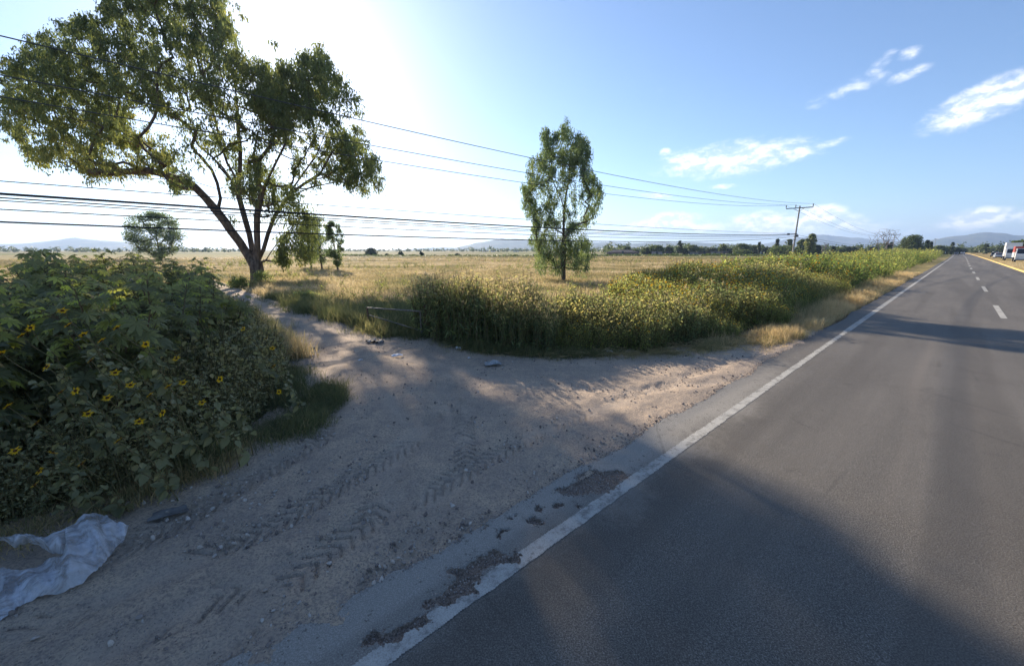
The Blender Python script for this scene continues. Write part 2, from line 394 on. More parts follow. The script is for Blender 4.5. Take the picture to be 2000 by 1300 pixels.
# dirt apron and track
X, Y = polar(1.4, 62, 620, -70, 62, 620)
s, t = ST(X, Y)
keep = inpoly(s+.25*fbm(X, Y, 1.2, 4), t+.25*fbm(X+40, Y, 1.2, 4)*(t < -3.3), APRON) & (t < -2.40)
RUTS = [[(-.6, -2.6), (1.3, -3.4), (2.6, -5.0), (3.1, -7.5), (3.2, -12), (3.3, -30), (3.3, -46)], [(8.4, -2.6), (6.3, -3.6), (5.0, -5.2), (4.5, -8), (4.4, -13), (4.3, -30), (4.3, -46)],
        [(-6, -4.2), (-2.5, -4.2), (-.4, -4.5), (1.2, -5.3), (2.2, -6.8), (3.2, -10)], [(-6, -3.7), (-2, -3.75), (.6, -3.9), (2.6, -4.6), (4.3, -6.4), (4.4, -12)],
        [(-3.2, -3.4), (-.5, -4.3), (1.5, -5.4), (2.4, -7.5), (3.2, -12)], [(1.0, -2.6), (2.5, -3.5), (3.5, -5), (4.2, -8), (4.4, -13)], [(-6, -2.9), (-2, -3.25), (.4, -3.3), (4, -3.6), (9, -3.3), (13, -2.9)]]
Z = .012*fbm(X, Y, 1.1, 4)+.014*fbm(X, Y, 6, 4)+.007*fbm(X, Y, 30, 3)
rut = np.zeros(X.shape); tread = np.zeros(X.shape)
for k, R in enumerate(RUTS):
    d, arc, side = polydist(s, t, R)
    d2 = d+.06*fbm(X, Y, 2, 2)
    rut += np.exp(-(d2/.16)**2)-.45*np.exp(-((d2-.32)/.10)**2)
    if k != 1:
        ph = (arc*1.0+np.abs(side)*1.0*(1 if k else .8))/.12
        bar = np.clip(np.sin(ph*2*pi+2*fbm(X, Y, 2.5, 2))*2.6-1.2, 0, 1)*np.clip((.17-d)/.03, 0, 1)*np.clip(fbm(X+k, Y, 1.5, 4)*6+1.1, 0, 1)
        tread += bar
Z = Z-.020*np.clip(rut, -.5, 1.2)-.024*np.clip(tread, 0, 1)+.028
Z = np.where(t > -2.9, Z-np.clip((t+2.9)/.5, 0, 1)*.018, Z)
Z = np.minimum(Z, .045)
V = np.stack([X, Y, Z], -1).reshape(-1, 3)
V, Fq, at_ = compact(V, grid_faces(*X.shape, keep=keep), {'rut': np.clip(rut, 0, 1), 'tread': np.clip(tread, 0, 1)})
m, nt = material('packed_dirt')
pos = nt.n('ShaderNodeNewGeometry').outputs['Position']
a = nt.noise(pos, 1.3, 6, .6); b = nt.noise(pos, 45, 6, .75); c = nt.noise(pos, 7, 5, .6)
col = nt.mix(nt.step(a, .4, .62), (.49, .385, .29), (.62, .475, .34))
col = nt.mix(nt.math('MULTIPLY', nt.step(c, .42, .68), .55), col, (.38, .31, .26))
col = nt.mix(nt.math('MULTIPLY', nt.step(b, .46, .60), .75), col, (.25, .21, .185))
vo = nt.n('ShaderNodeTexVoronoi'); nt.set(vo.inputs['Vector'], pos); vo.inputs['Scale'].default_value = 55
peb = nt.math('SUBTRACT', 1.0, nt.step(vo.outputs['Distance'], .12, .36))
sp = nt.n('ShaderNodeSeparateColor'); nt.set(sp.inputs[0], vo.outputs['Color'])
pm = nt.math('MULTIPLY', peb, nt.step(nt.math('ADD', sp.outputs[0], nt.math('MULTIPLY', nt.noise(pos, 1.1, 3), .8)), .92, 1.1))
col = nt.mix(nt.math('MULTIPLY', pm, .75), col, nt.mix(sp.outputs[1], (.55, .5, .45), (.20, .18, .17)))
col = nt.mix(nt.math('MULTIPLY', nt.attr('rut'), .35), col, (.58, .475, .375))
hh = nt.math('ADD', nt.math('MULTIPLY', b, .8), nt.math('MULTIPLY', pm, .6))
finish(nt, bsdf(nt, col, .95, .12, bump(nt, hh, 1.0, .035)))
o = mesh('dirt_track', V, [Fq], m, attrs=at_, smooth=True); tag(o, kind='structure', label='packed dirt apron and farm track with tyre ruts')

# road: near part follows the camera's distance for fine edges, far part is long strips
m, nt = material('asphalt')
pos = nt.n('ShaderNodeNewGeometry').outputs['Position']
rt = nt.n('ShaderNodeMapping', i_Vector=pos, vector_type='POINT'); rt.inputs['Rotation'].default_value = (0, 0, -(pi/2-AZR))
rx = nt.n('ShaderNodeSeparateXYZ', i_Vector=rt.outputs[0])     # x = along, y = -t
al = nt.n('ShaderNodeMapping', i_Vector=rt.outputs[0]); al.inputs['Scale'].default_value = (.12, 1.0, 1)
n_a = nt.noise(al.outputs[0], 1.1, 5, .6); n_b = nt.noise(pos, 95, 4, .8); n_c = nt.noise(pos, .5, 6, .6); n_d = nt.noise(pos, 9, 6, .7)
col = nt.mix(nt.step(n_a, .35, .65), (.107, .093, .077), (.147, .128, .106))
col = nt.mix(nt.math('MULTIPLY', nt.step(n_c, .45, .62), .5), col, (.100, .084, .067))
col = nt.mix(nt.step(n_b, .5, .64), col, (.25, .235, .21))
col = nt.mix(nt.math('MULTIPLY', nt.step(n_b, .5, .38), .7), col, (.03, .029, .029))
dust = nt.math('MULTIPLY', nt.attr('dust'), nt.step(nt.math('ADD', nt.math('MULTIPLY', n_d, .9), nt.attr('dust')), .7, 1.15), clamp=True)
dustc = nt.mix(nt.step(n_b, .42, .64), (.25, .23, .20), (.39, .365, .325))
col = nt.mix(dust, col, dustc)
pit = nt.math('MULTIPLY', nt.step(nt.noise(pos, 16, 6, .7), .60, .64), nt.step(nt.attr('dust'), .3, .7)); col = nt.mix(nt.math('MULTIPLY', pit, .75), col, (.10, .085, .07))
wp = nt.n('ShaderNodeMapping', i_Vector=rt.outputs[0]); wp.inputs['Scale'].default_value = (.035, .85, 1)
n_w = nt.noise(wp.outputs[0], 1.0, 3, .5); col = nt.mix(nt.math('MULTIPLY', nt.step(n_w, .50, .60), .40), col, (.072, .062, .052)); col = nt.mix(nt.math('MULTIPLY', nt.step(n_w, .42, .34), .35), col, (.20, .17, .14))
n_s = nt.noise(pos, 2.3, 7, .75); col = nt.mix(nt.math('MULTIPLY', nt.step(n_s, .62, .68), .45), col, (.05, .045, .04))
crack = nt.n('ShaderNodeTexVoronoi', feature='DISTANCE_TO_EDGE'); nt.set(crack.inputs['Vector'], nt.mix(.06, pos, nt.noise(pos, 3, 4, out=1))); crack.inputs['Scale'].default_value = .42
ck = nt.math('MULTIPLY', nt.math('SUBTRACT', 1.0, nt.step(crack.outputs['Distance'], .002, .009)), nt.step(n_c, .44, .54))
col = nt.mix(nt.math('MULTIPLY', ck, .25), col, (.03, .028, .027))
grav = nt.mix(nt.step(nt.noise(pos, 60, 5, .8), .42, .6), (.115, .085, .065), (.27, .21, .165))
col = nt.mix(nt.step(nt.attr('hole'), -.03, .06), col, grav)
finish(nt, bsdf(nt, col, nt.mix(dust, (.72,)*3, (.95,)*3), .3, bump(nt, n_b, .55, .012)))
M['asphalt'] = m
X, Y = polar(1.2, 26, 560, -80, 100, 760)
s, t = ST(X, Y)
hol = holes(s, t)
keep = (t > edge_t(s)+.05*fbm(X, Y, 7, 3)) & (t < 5.1) & (s > -6) & (s < 16)
def roadz(s, t, h): return .030-.028*np.clip(h*3, 0, 1)+.002*fbm(s, t, 6, 2)
dust = np.clip(1.35-(t+2.62)/.85+.5*fbm(s, t, 1.2, 4), 0, 1)*np.clip(1.15-np.abs(s-3)/11, 0.12, 1)
V = np.stack([X, Y, roadz(s, t, hol)], -1).reshape(-1, 3)
V, Fq, at_ = compact(V, grid_faces(*X.shape, keep=keep), {'hole': hol, 'dust': dust})
def strip(s0, s1, ts, z, ds):
    ss = np.arange(s0, s1+1e-6, ds); S_, T_ = np.meshgrid(ss, ts, indexing='ij')
    return S_, T_, grid_faces(len(ss), len(ts))[:, ::-1]
def bend(S_): return -3.2*np.clip((S_-150)/350, 0, 3)**2   # the road drifts left far ahead
GG = [(V, Fq, at_)]
sb = 15.9
ss = np.concatenate([np.linspace(sb, 60, 60), np.geomspace(61, 1400, 90)]); ts = np.array([-2.62, -2.3, -1.9, 0, 2, 5.1])
S_, T_ = np.meshgrid(ss, ts, indexing='ij'); T2 = T_+bend(S_); T2[:, 0] += .14*fbm(ss, ss*0+3.1, .9, 4)
V2 = W(S_, T2, .029).reshape(-1, 3); d2 = np.clip(1-(T_+2.62)/.5, 0, 1)*.4
# near part beside and behind the camera
ss3 = np.linspace(-60, -5.9, 60); S3, T3 = np.meshgrid(ss3, ts, indexing='ij')
V3 = W(S3, T3, .029).reshape(-1, 3)
in2 = None
Va = np.concatenate([V, V2, V3]); Fa = np.concatenate([Fq, grid_faces(len(ss), len(ts))[:, ::-1]+len(V), grid_faces(len(ss3), len(ts))[:, ::-1]+len(V)+len(V2)])
# the patch under the camera itself
Xc = np.array([[-2.3, -1.5], [0, 0]])
ha = np.concatenate([at_['hole'], np.full(len(V2)+len(V3), -1.0)]); da = np.concatenate([at_['dust'], d2.ravel(), (d2*0)[:1].repeat(len(ss3), 0).ravel()])
o = mesh('road', Va, [Fa], M['asphalt'], attrs={'hole': ha, 'dust': da}, smooth=True); tag(o, kind='structure', label='grey two lane asphalt road with crumbling left edge')
# a closing sheet below, under the road centre (keeps light out of the gap beneath the car)
o = mesh('road', W(np.array([-6.2, 6, 6, -6.2]), np.array([-2.0, -2.0, 5.0, 5.0]), .012), [np.array([[0, 1, 2, 3]])], M['asphalt'], attrs={'hole': [-1]*4, 'dust': [0]*4}); tag(o, kind='structure', label='closing sheet added below the asphalt road')

# painted markings
m, nt = material('worn_white_paint')
pos = nt.n('ShaderNodeNewGeometry').outputs['Position']
n_b = nt.noise(pos, 95, 4, .8); n_e = nt.noise(pos, 5, 7, .75); n_f = nt.noise(pos, 22, 6, .8)
wear = nt.math('ADD', nt.math('MULTIPLY', n_e, .55), nt.math('MULTIPLY', n_f, .45))
col = nt.mix(nt.step(n_e, .3, .7), (.47, .45, .405), (.37, .355, .32))
col = nt.mix(nt.math('MULTIPLY', nt.step(wear, .49, .60), .75), col, (.17, .16, .145))
col = nt.mix(nt.math('MULTIPLY', nt.step(n_b, .52, .40), .35), col, (.12, .11, .10))
grav = nt.mix(nt.step(nt.noise(pos, 60, 5, .8), .42, .6), (.115, .085, .065), (.27, .21, .165))
col = nt.mix(nt.step(nt.attr('hole'), -.03, .06), col, grav)
finish(nt, bsdf(nt, col, .8, .3, bump(nt, n_b, .4, .01)))
M['paint'] = m
X, Y = polar(1.2, 26, 700, -80, 60, 900); s, t = ST(X, Y); hol = holes(s, t)
jl = .012*fbm(X, Y, 9, 3)
keep = (np.abs(t+2.06+jl) < .077) & (s > -6) & (s < 16)
V = np.stack([X, Y, roadz(s, t, hol)+.004], -1).reshape(-1, 3)
V, Fq, at_ = compact(V, grid_faces(*X.shape, keep=keep), {'hole': hol})
ss = np.concatenate([np.linspace(15.85, 60, 50), np.geomspace(62, 900, 70)]); S_, T_ = np.meshgrid(ss, [-2.14, -1.98], indexing='ij')
wide = 1+np.clip((S_-60)/300, 0, 1)*.4
V2 = W(S_, -2.06+(T_+2.06)*wide+bend(S_), .0335).reshape(-1, 3)
V3 = W(*np.meshgrid([-60, -5.95], [-2.14, -1.98], indexing='ij'), .0335).reshape(-1, 3)
Fa = np.concatenate([Fq, grid_faces(len(ss), 2)[:, ::-1]+len(V), grid_faces(2, 2)[:, ::-1]+len(V)+len(V2)])
o = mesh('road_marking', np.concatenate([V, V2, V3]), [Fa], m, attrs={'hole': np.concatenate([at_['hole'], np.full(len(V2)+len(V3), -1.)])}); tag(o, kind='structure', label='long worn white edge line')
for k in range(-1, 22):
    a, b = 9.0+14.3*k, 9.0+14.3*k+5.3
    ss = np.linspace(a, b, 9); w_ = .085*(1+max(0, (a-40)/150))
    S_, T_ = np.meshgrid(ss, [1.42-w_, 1.42+w_], indexing='ij')
    T_ = T_-.30*np.clip((S_-20)/70, 0, 1)+bend(S_)
    o = mesh('road_marking', W(S_, T_, .0345).reshape(-1, 3), [grid_faces(9, 2)[:, ::-1]], m, attrs={'hole': np.full(18, -1.)}); tag(o, kind='structure', label='short white centre dash')
# kerb on the far side, painted yellow, with dry verge
g = Geo()
ss = np.concatenate([np.linspace(-20, 60, 40), np.geomspace(62, 1000, 60)])
pr = [(5.0, -.1), (5.0, .15), (5.03, .18), (5.22, .18), (5.25, .15), (5.25, -.1)]
V = np.stack([W(ss, a+bend(ss)-.5*np.clip((ss-70)/150, 0, 1), b) for a, b in pr], 1).reshape(-1, 3)
g.add(V, grid_faces(len(ss), 6)[:, ::-1])
o = g.build('kerb', plain('yellow_kerb_paint', (.62, .42, .11), .8, .2, sc=1.5, col2=(.50, .38, .20))); tag(o, kind='structure', label='yellow painted concrete kerb right of the road')
g = Geo(); ts = np.array([5.26, 7, 9, 13, 20]); S_, T_ = np.meshgrid(ss, ts, indexing='ij'); T_ = T_+bend(S_)-.5*np.clip((S_-70)/150, 0, 1)
g.add(W(S_, T_, .13+.05*(T_-5.26)*.5).reshape(-1, 3), grid_faces(len(ss), 5)[:, ::-1])
m, nt = material('dry_verge'); pos = nt.n('ShaderNodeNewGeometry').outputs['Position']
finish(nt, bsdf(nt, nt.mix(nt.step(nt.noise(pos, .5, 6, .7), .4, .6), (.34, .22, .10), (.22, .20, .08)), .95, .1))
o = g.build('verge', m); tag(o, kind='structure', label='dry grass verge behind the yellow kerb')

# hills: ridge traced as a skyline at its own distance, with a real body
m, nt = material('hillside_scrub'); pos = nt.n('ShaderNodeNewGeometry').outputs['Position']
finish(nt, bsdf(nt, nt.mix(nt.step(nt.noise(pos, .006, 6, .6), .4, .62), (.06, .075, .035), (.13, .12, .06)), .95, .1))
M['hill'] = m
def hill(prof, fwd, depth, label):
    P = []
    for (x, y) in prof:
        p = at(x, y, fwd); P.append((p[0], p[1], max(p[2], .5)))
    P = np.array(P); dd = np.concatenate([[0], np.cumsum(np.hypot(np.diff(P[:, 0]), np.diff(P[:, 1])))])
    q = np.linspace(0, dd[-1], 260); C = np.stack([np.interp(q, dd, P[:, k]) for k in range(3)], 1)
    ker = np.ones(5)/5; hz = np.convolve(np.pad(C[:, 2], 2, 'edge'), ker, 'valid')
    hz = np.maximum(1.22*hz*(1+.10*fbm(q, q*0, 12/dd[-1]*2, 4)), .3)
    dirs = C[:, :2]/np.linalg.norm(C[:, :2], axis=1)[:, None]
    us = np.linspace(-1, 1, 25); V = []
    for k, u_ in enumerate(us):
        xy = C[:, :2]+dirs*(u_*depth)
        z = hz*np.clip(1-abs(u_)**1.4, 0, 1)*(1+.25*fbm(xy[:, 0], xy[:, 1], 4/depth, 3)*(abs(u_) > .05))-2
        V.append(np.column_stack([xy, z]))
    g = Geo(); g.add(np.array(V).reshape(-1, 3), grid_faces(25, 260)); o = g.build('hill', M['hill'], smooth=True); tag(o, kind='structure', label=label)
hill([(-900, 480), (-300, 474), (-60, 480), (40, 478), (100, 474), (145, 469), (200, 473), (255, 476), (290, 484), (340, 486), (430, 487), (520, 490), (700, 492)], 3200, 700, 'low hazy hill on the left horizon')
hill([(560, 491), (700, 490), (780, 488), (840, 484), (880, 484), (930, 487), (1000, 489)], 5200, 900, 'faint pale hill in the centre distance')
hill([(870, 489), (900, 482), (940, 476), (975, 471), (1020, 471), (1060, 475), (1160, 476), (1240, 477), (1330, 476), (1400, 477), (1480, 481), (1560, 486), (1640, 490)], 3600, 800, 'long flat topped hill behind the small tree')
hill([(1400, 490), (1470, 482), (1520, 474), (1560, 470), (1600, 464), (1650, 467), (1700, 471), (1770, 475), (1830, 478), (1900, 485)], 5000, 900, 'blue ridge behind the utility pole')
hill([(1740, 488), (1800, 475), (1850, 468), (1890, 464), (1915, 460), (1955, 461), (1985, 466), (2100, 468), (2400, 450), (3000, 430)], 3400, 700, 'blue hill above the end of the road')

# ------------------------------------------------------------------ trees
class Skel:
    def __init__(s, base): s.P = [np.array(base, float)]; s.par = [-1]; s.w = [0.0]
    def path(s, parent, pts):
        for p in pts: s.P.append(np.array(p, float)); s.par.append(parent); s.w.append(0.0); parent = len(s.P)-1
        return parent
    def reach(s, c, bow=.12, low=1.0, wt=1.0, jit=.06, first=1):
        A = np.array(s.P[first:] if len(s.P) > first else s.P); off = first if len(s.P) > first else 0
        d = np.linalg.norm(A-c, axis=1)+np.maximum(0, A[:, 2]-c[2])*low
        i = int(np.argmin(d))+off; p = s.P[i]; L = np.linalg.norm(c-p)
        k = max(1, min(5, int(L/.7)+1)); pts = []
        for q in range(1, k+1):
            f = q/k; pts.append(p+(c-p)*f+np.array([0, 0, -bow*L*sin(pi*f)])+rng.normal(0, jit*L/k, 3)*(f < 1))
        e = s.path(i, pts); s.w[e] += wt; return e
    def mesh(s, g, R0, rmin, expo=.47, sides=7, flare=1.0, tint=.5):
        n = len(s.P); w_ = np.array(s.w)
        for i in range(n-1, 0, -1): w_[s.par[i]] += w_[i]
        r = np.maximum(R0*(w_/w_[0])**expo, rmin)
        ch = {}
        for i in range(1, n): ch.setdefault(s.par[i], []).append(i)
        stack = [(None, 0)]
        while stack:
            par, i = stack.pop(); P = [] if par is None else [s.P[par]]; Rr = [] if par is None else [min(r[par], r[i]*1.25)]
            while True:
                P.append(s.P[i]); Rr.append(r[i]); k = sorted(ch.get(i, []), key=lambda q: -r[q])
                if not k: Rr[-1] *= .5; break
                for q in k[1:]: stack.append((i, q))
                i = k[0]
            if len(P) > 1:
                if par is None: Rr[0] *= flare
                V, Fq = tube(P, Rr, sides if Rr[0] > .03 else 4); g.add(V, Fq, tint)
        return r
def leaves(g, C, Rc, n, size, tmpl=KITE, droop=(-85, 5), tint=(.5, .25), flat=.8, ctint=None, shell=.55):
    """n leaves in each cluster ball"""
    C = np.asarray(C); k = len(C); Rc = np.broadcast_to(Rc, (k,)); idx = np.repeat(np.arange(k), n)
    d = rng.normal(size=(len(idx), 3)); d /= np.linalg.norm(d, axis=1)[:, None]
    rr = rng.random(len(idx))**shell
    T = C[idx]+d*(rr*Rc[idx])[:, None]*np.array([1, 1, flat])
    ct = rng.normal(0, tint[1], k) if ctint is None else ctint
    tt = np.clip(tint[0]+ct[idx]+rng.normal(0, .16, len(idx)), 0, 1)
    S = size*rng.uniform(.6, 1.35, len(idx))
    stamp(g, tmpl[0], tmpl[1], rots(len(idx), droop), S, T, tt)
def root_rel(g, base):
    g.V = [v-np.asarray(base) for v in g.V]; return g

# -- the big eucalyptus left of the track
def zz(l, dep0, dep1, sc=1857/800):
    k = len(l); return [at(x/sc, y/sc, BT+dep0+(dep1-dep0)*(i/(k-1))) for i, (x, y) in enumerate(l)]
BT = 32.7
bt_base = np.append(onground(505, 551)[:2], -.1)
bt = thing('eucalyptus_tree', 'huge spreading eucalyptus with several leaning trunks beside the farm track', 'tree', bt_base)
sk = Skel(bt_base)
r0 = sk.path(0, [bt_base+np.array([0, 0, .7]), bt_base+np.array([-.03, 0, 1.5])])
L1 = sk.path(r0, zz([(1120, 1150), (1085, 1095), (1050, 1050), (1020, 1005), (985, 960)], 0, -1))
L1a = sk.path(L1, zz([(930, 895), (880, 845), (820, 815), (740, 790), (640, 765), (560, 735)], -1.2, -4))
L1b = sk.path(L1, zz([(900, 860), (850, 800), (760, 740), (690, 700), (600, 650), (500, 600), (430, 550)], -.6, 1))
sk.path(L1, zz([(1000, 900), (985, 830), (960, 770), (900, 700), (850, 630), (760, 560), (640, 500), (520, 470)], 0, 3))
L2 = sk.path(r0, zz([(1145, 1140), (1130, 1060), (1110, 990), (1085, 900), (1080, 850)], .4, 1))
sk.path(L2, zz([(1050, 820), (1010, 760), (960, 710), (900, 660), (870, 600), (800, 520), (700, 440)], 1, 4))
sk.path(L2, zz([(1060, 790), (1030, 740), (1000, 650), (980, 560), (950, 450), (920, 330), (900, 200)], .6, -2))
L2c = sk.path(L2, zz([(1088, 780), (1090, 680), (1080, 590), (1075, 480), (1065, 380), (1020, 260), (980, 120)], 1.4, 3))
L5 = sk.path(r0, zz([(1168, 1130), (1165, 1060), (1165, 980), (1185, 880)], -.6, -1.4))
sk.path(L5, zz([(1215, 810), (1250, 740), (1290, 660), (1310, 560), (1320, 450), (1300, 330), (1290, 200)], -1.6, -4))
sk.path(L5, zz([(1160, 800), (1150, 700), (1170, 600), (1190, 480), (1180, 340)], -.8, 2))
L6 = sk.path(r0, zz([(1195, 1130), (1215, 1060), (1245, 980), (1290, 915)], .3, 2))
sk.path(L6, zz([(1330, 850), (1380, 780), (1430, 710), (1470, 620), (1500, 520), (1520, 420), (1480, 280)], 2, 4))
sk.path(L6, zz([(1330, 885), (1390, 858), (1450, 840), (1530, 825), (1590, 805), (1660, 780)], 1.5, -1))
sk.path(L6, zz([(1340, 860), (1400, 820), (1450, 790), (1500, 700), (1560, 620)], 2, 0))
L8 = sk.path(r0, zz([(1205, 1180), (1230, 1140), (1262, 1095), (1300, 1065), (1345, 1055), (1400, 1070)], -.3, 1))
for k in ((-1), (1.2)): pass
crown_px = np.array([(0, 135), (40, 112), (60, 85), (100, 62), (150, 34), (205, 32), (212, -60), (330, -150), (430, -90), (445, 30), (468, 95), (490, 118), (525, 128), (562, 126), (600, 104), (632, 92), (655, 148), (700, 162), (717, 222), (702, 240), (730, 275),
                     (730, 305), (757, 345), (742, 378), (705, 372), (680, 362), (650, 350), (628, 350), (600, 385), (570, 400), (560, 392), (515, 410), (470, 380), (440, 372), (400, 350), (370, 372), (345, 385), (330, 350), (270, 340), (235, 338), (180, 342), (110, 322), (52, 312), (25, 262), (2, 232), (0, 185)], float)
bare = [(330, 262, 95, 34, -25), (255, 305, 60, 18, -25), (420, 330, 60, 45, 0), (470, 260, 45, 60, 0), (600, 345, 45, 18, 20), (545, 320, 30, 40, 0), (380, 215, 60, 20, -30), (460, 175, 40, 26, 0)]
cl = []; ct = []
LIT = [([(600, 650), (700, 655), (790, 680), (830, 715), (740, 745), (640, 740), (600, 700)], .35), ([(1010, 740), (1180, 740), (1330, 790), (1380, 810), (1270, 850), (1190, 830), (1060, 790)], .03),
       ([(1050, 690), (1560, 655), (1490, 765), (1330, 750), (1150, 720)], .02), ([(1490, 770), (1560, 810), (1700, 850), (1800, 950), (2000, 1180), (2600, 1180), (2600, 600), (1700, 600)], .01), ([(1180, 960), (1330, 1010), (1500, 1130), (1720, 1290), (1600, 1300), (1400, 1130), (1230, 1020)], .3)]
def sungap(p):
    """how open the crown is towards the sunlit patches on the ground"""
    return min(sungap1(p+np.array(o)) for o in ((0, 0, 0), (.75, .3, 0), (-.75, -.3, 0), (0, 0, .6), (0, 0, -.6)))
def sungap1(p):
    q = p-np.array(SUN_DIR)*p[2]/SUN_DIR[2]; zc = q[1]*cos(PITCH)+CAM_H*sin(PITCH)
    if zc < .5: return 1.0
    u_, v_ = 1000+F*q[0]/zc, 650-F*(q[1]*sin(PITCH)-CAM_H*cos(PITCH))/zc
    for poly, f in LIT:
        if inpoly(np.array([u_]), np.array([v_]), poly)[0]: return f
    return 1.0
assert True
while len(cl) < 1650:
    x, y = (rng.uniform(-5, 760), rng.uniform(-150, 400)) if rng.random() < .85 else (rng.uniform(440, 740), rng.uniform(100, 380))
    if not inpoly(np.array([x]), np.array([y]), crown_px)[0]: continue
    pk = 1.0
    for (bx, by, a, b, th) in bare:
        th = radians(th); dx, dy = x-bx, y-by; q = ((dx*cos(th)-dy*sin(th))/a)**2+((dx*sin(th)+dy*cos(th))/b)**2
        if q < 1: pk = min(pk, .22)
    if x > 470: pk *= .92 if (x < 640 and y < 265) else .75 if x > 640 and y > 280 else .58
    if rng.random() > pk: continue
    ex = (x-360)/420; dz = 8.0*math.sqrt(max(.05, 1-ex*ex))
    d = rng.uniform(-.8, 1.35)*max(dz, 6.5) if x > 480 else rng.uniform(-1, 1.2)*dz
    if y < 60: d *= .8
    if rng.random() > sungap(at(x, y, BT+d)): continue
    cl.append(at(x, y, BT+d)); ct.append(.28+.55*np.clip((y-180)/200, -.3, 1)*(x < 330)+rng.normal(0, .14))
n_main = len(cl); k_ = 0
SHADE = [(0, 880), (880, 830), (1000, 960), (900, 1400), (0, 1400)]
while len(cl) < n_main+65 and k_ < 40000:   # the crown is closed where its shadow lies unbroken
    k_ += 1; x, y = rng.uniform(330, 740), rng.uniform(100, 380); p = at(x, y, BT+rng.uniform(-6, 9)); q = p-np.array(SUN_DIR)*p[2]/SUN_DIR[2]; zc = q[1]*cos(PITCH)+CAM_H*sin(PITCH)
    if zc < .4 or not inpoly(np.array([x]), np.array([y]), crown_px)[0]: continue
    if inpoly(np.array([1000+F*q[0]/zc]), np.array([650-F*(q[1]*sin(PITCH)-CAM_H*cos(PITCH))/zc]), SHADE)[0] and sungap(p) > .9: cl.append(p); ct.append(.3+rng.normal(0, .12))
print('closed', len(cl)-n_main)
low = [(560, 400, 0, 18), (580, 410, 1, 22), (595, 430, .5, 22), (572, 440, -.5, 24), (600, 455, 1, 20), (590, 475, .5, 22), (610, 485, 1, 16), (575, 490, -.3, 16), (552, 470, -.8, 12), (548, 495, -.8, 10), (555, 512, -.5, 8),
       (520, 395, -1, 18), (505, 410, -.6, 14), (530, 420, -.8, 14), (540, 385, 0, 16), (598, 505, .5, 14), (455, 430, -.3, 7), (340, 365, -1, 10)]
low = low+[(x+rng.normal(0, r*.55), y+rng.normal(0, r*.55), d+rng.normal(0, .7), r*.8) for (x, y, d, r) in low[:11] for _ in range(5)]
for (x, y, d, r) in low: cl.append(at(x, y, BT+d)); ct.append(.3)
cl = np.array(cl); cr = np.concatenate([rng.uniform(.28, .66, 1650), rng.uniform(.28, .6, len(cl)-1650-len(low)), [r*.055 for *_, r in low]])
tips = []
order = np.argsort(np.linalg.norm(cl-np.array(sk.P[r0]), axis=1))
for i in order: sk.reach(cl[i], bow=.08, low=.9, first=4)
g = Geo(); sk.mesh(g, .50, .013, .56, 8, flare=1.2)
root_rel(g, bt_base).build('trunk', M['bark'], bt, smooth=True)
g = Geo(); cnt = 78
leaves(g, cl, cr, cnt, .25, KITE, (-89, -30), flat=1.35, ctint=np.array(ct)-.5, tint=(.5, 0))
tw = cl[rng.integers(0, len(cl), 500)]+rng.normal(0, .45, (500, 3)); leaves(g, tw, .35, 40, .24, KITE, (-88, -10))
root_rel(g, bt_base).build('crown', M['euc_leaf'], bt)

# -- the young eucalyptus in the middle
yb = np.append(onground(1100, 552)[:2], -.1); YD = yb[1]
yt = thing('eucalyptus_tree', 'slender young eucalyptus standing alone in the field behind the flowering bank', 'tree', yb)
zy = lambda x, y, d=0: at(980+x/3.61, 200+y/3.61, YD+d)
sk = Skel(yb)
tr = sk.path(0, [zy(435, 1250), zy(435, 1150), zy(437, 1050), zy(435, 950), zy(437, 850), zy(440, 760)])
a_ = sk.path(tr, [zy(452, 660, .1), zy(470, 560, .2), zy(480, 450, .2), zy(485, 330, 0), zy(490, 210, 0)])
b_ = sk.path(tr, [zy(425, 700, -.1), zy(405, 640, -.3), zy(370, 580, -.4), zy(340, 480, -.3), zy(330, 330, 0)])
for q in ([(470, 540), (500, 490), (540, 400)], [(445, 740), (520, 680), (600, 620), (660, 600)], [(435, 930), (390, 900), (320, 860), (250, 830)]): sk.path(tr if q[0][1] < 900 else 4, [zy(x, y, rng.uniform(-.5, .5)) for x, y in q])
yp = np.array([(490, 125), (530, 190), (560, 245), (615, 310), (628, 380), (605, 470), (655, 525), (700, 580), (712, 690), (690, 750), (645, 800), (600, 870), (560, 930), (625, 985), (655, 1080), (630, 1125), (580, 1195), (520, 1180), (470, 1130), (425, 1190), (330, 1190), (268, 1205), (245, 1150), (215, 1060), (175, 985),
               (225, 935), (175, 890), (205, 830), (135, 700), (125, 575), (160, 520), (200, 370), (260, 400), (292, 330), (292, 200), (350, 200), (400, 215), (440, 145)], float)
cl = []; ct = []
while len(cl) < 400:
    x, y = rng.uniform(120, 715), rng.uniform(120, 1210)
    if not inpoly(np.array([x]), np.array([y]), yp)[0]: continue
    hw = 60+240*min(1, max(0, (y-120)/500)); dz = 1.9*math.sqrt(max(.08, 1-((x-430)/330)**2))*min(1, .4+(y-120)/500)
    if abs(x-450) < 120 and 520 < y < 860 and rng.random() < .45: continue
    if y > 870 and rng.random() < .12: continue
    cl.append(zy(x, y, rng.uniform(-1, 1)*dz)); ct.append(.1*np.clip((y-600)/500, -1, 1.6)+rng.normal(0, .14))
cl = np.array(cl)
for i in np.argsort(np.linalg.norm(cl-yb, axis=1)): sk.reach(cl[i], bow=.05, low=1.2, first=4)
g = Geo(); sk.mesh(g, .17, .010, .5, 7, flare=1.3); root_rel(g, yb).build('trunk', M['bark'], yt, smooth=True)
g = Geo(); leaves(g, cl, rng.uniform(.22, .44, len(cl)), 110, .17, KITE, (-89, -35), flat=1.7, ctint=np.array(ct), tint=(.45, 0))
root_rel(g, yb).build('crown', M['euc_leaf_young'], yt)

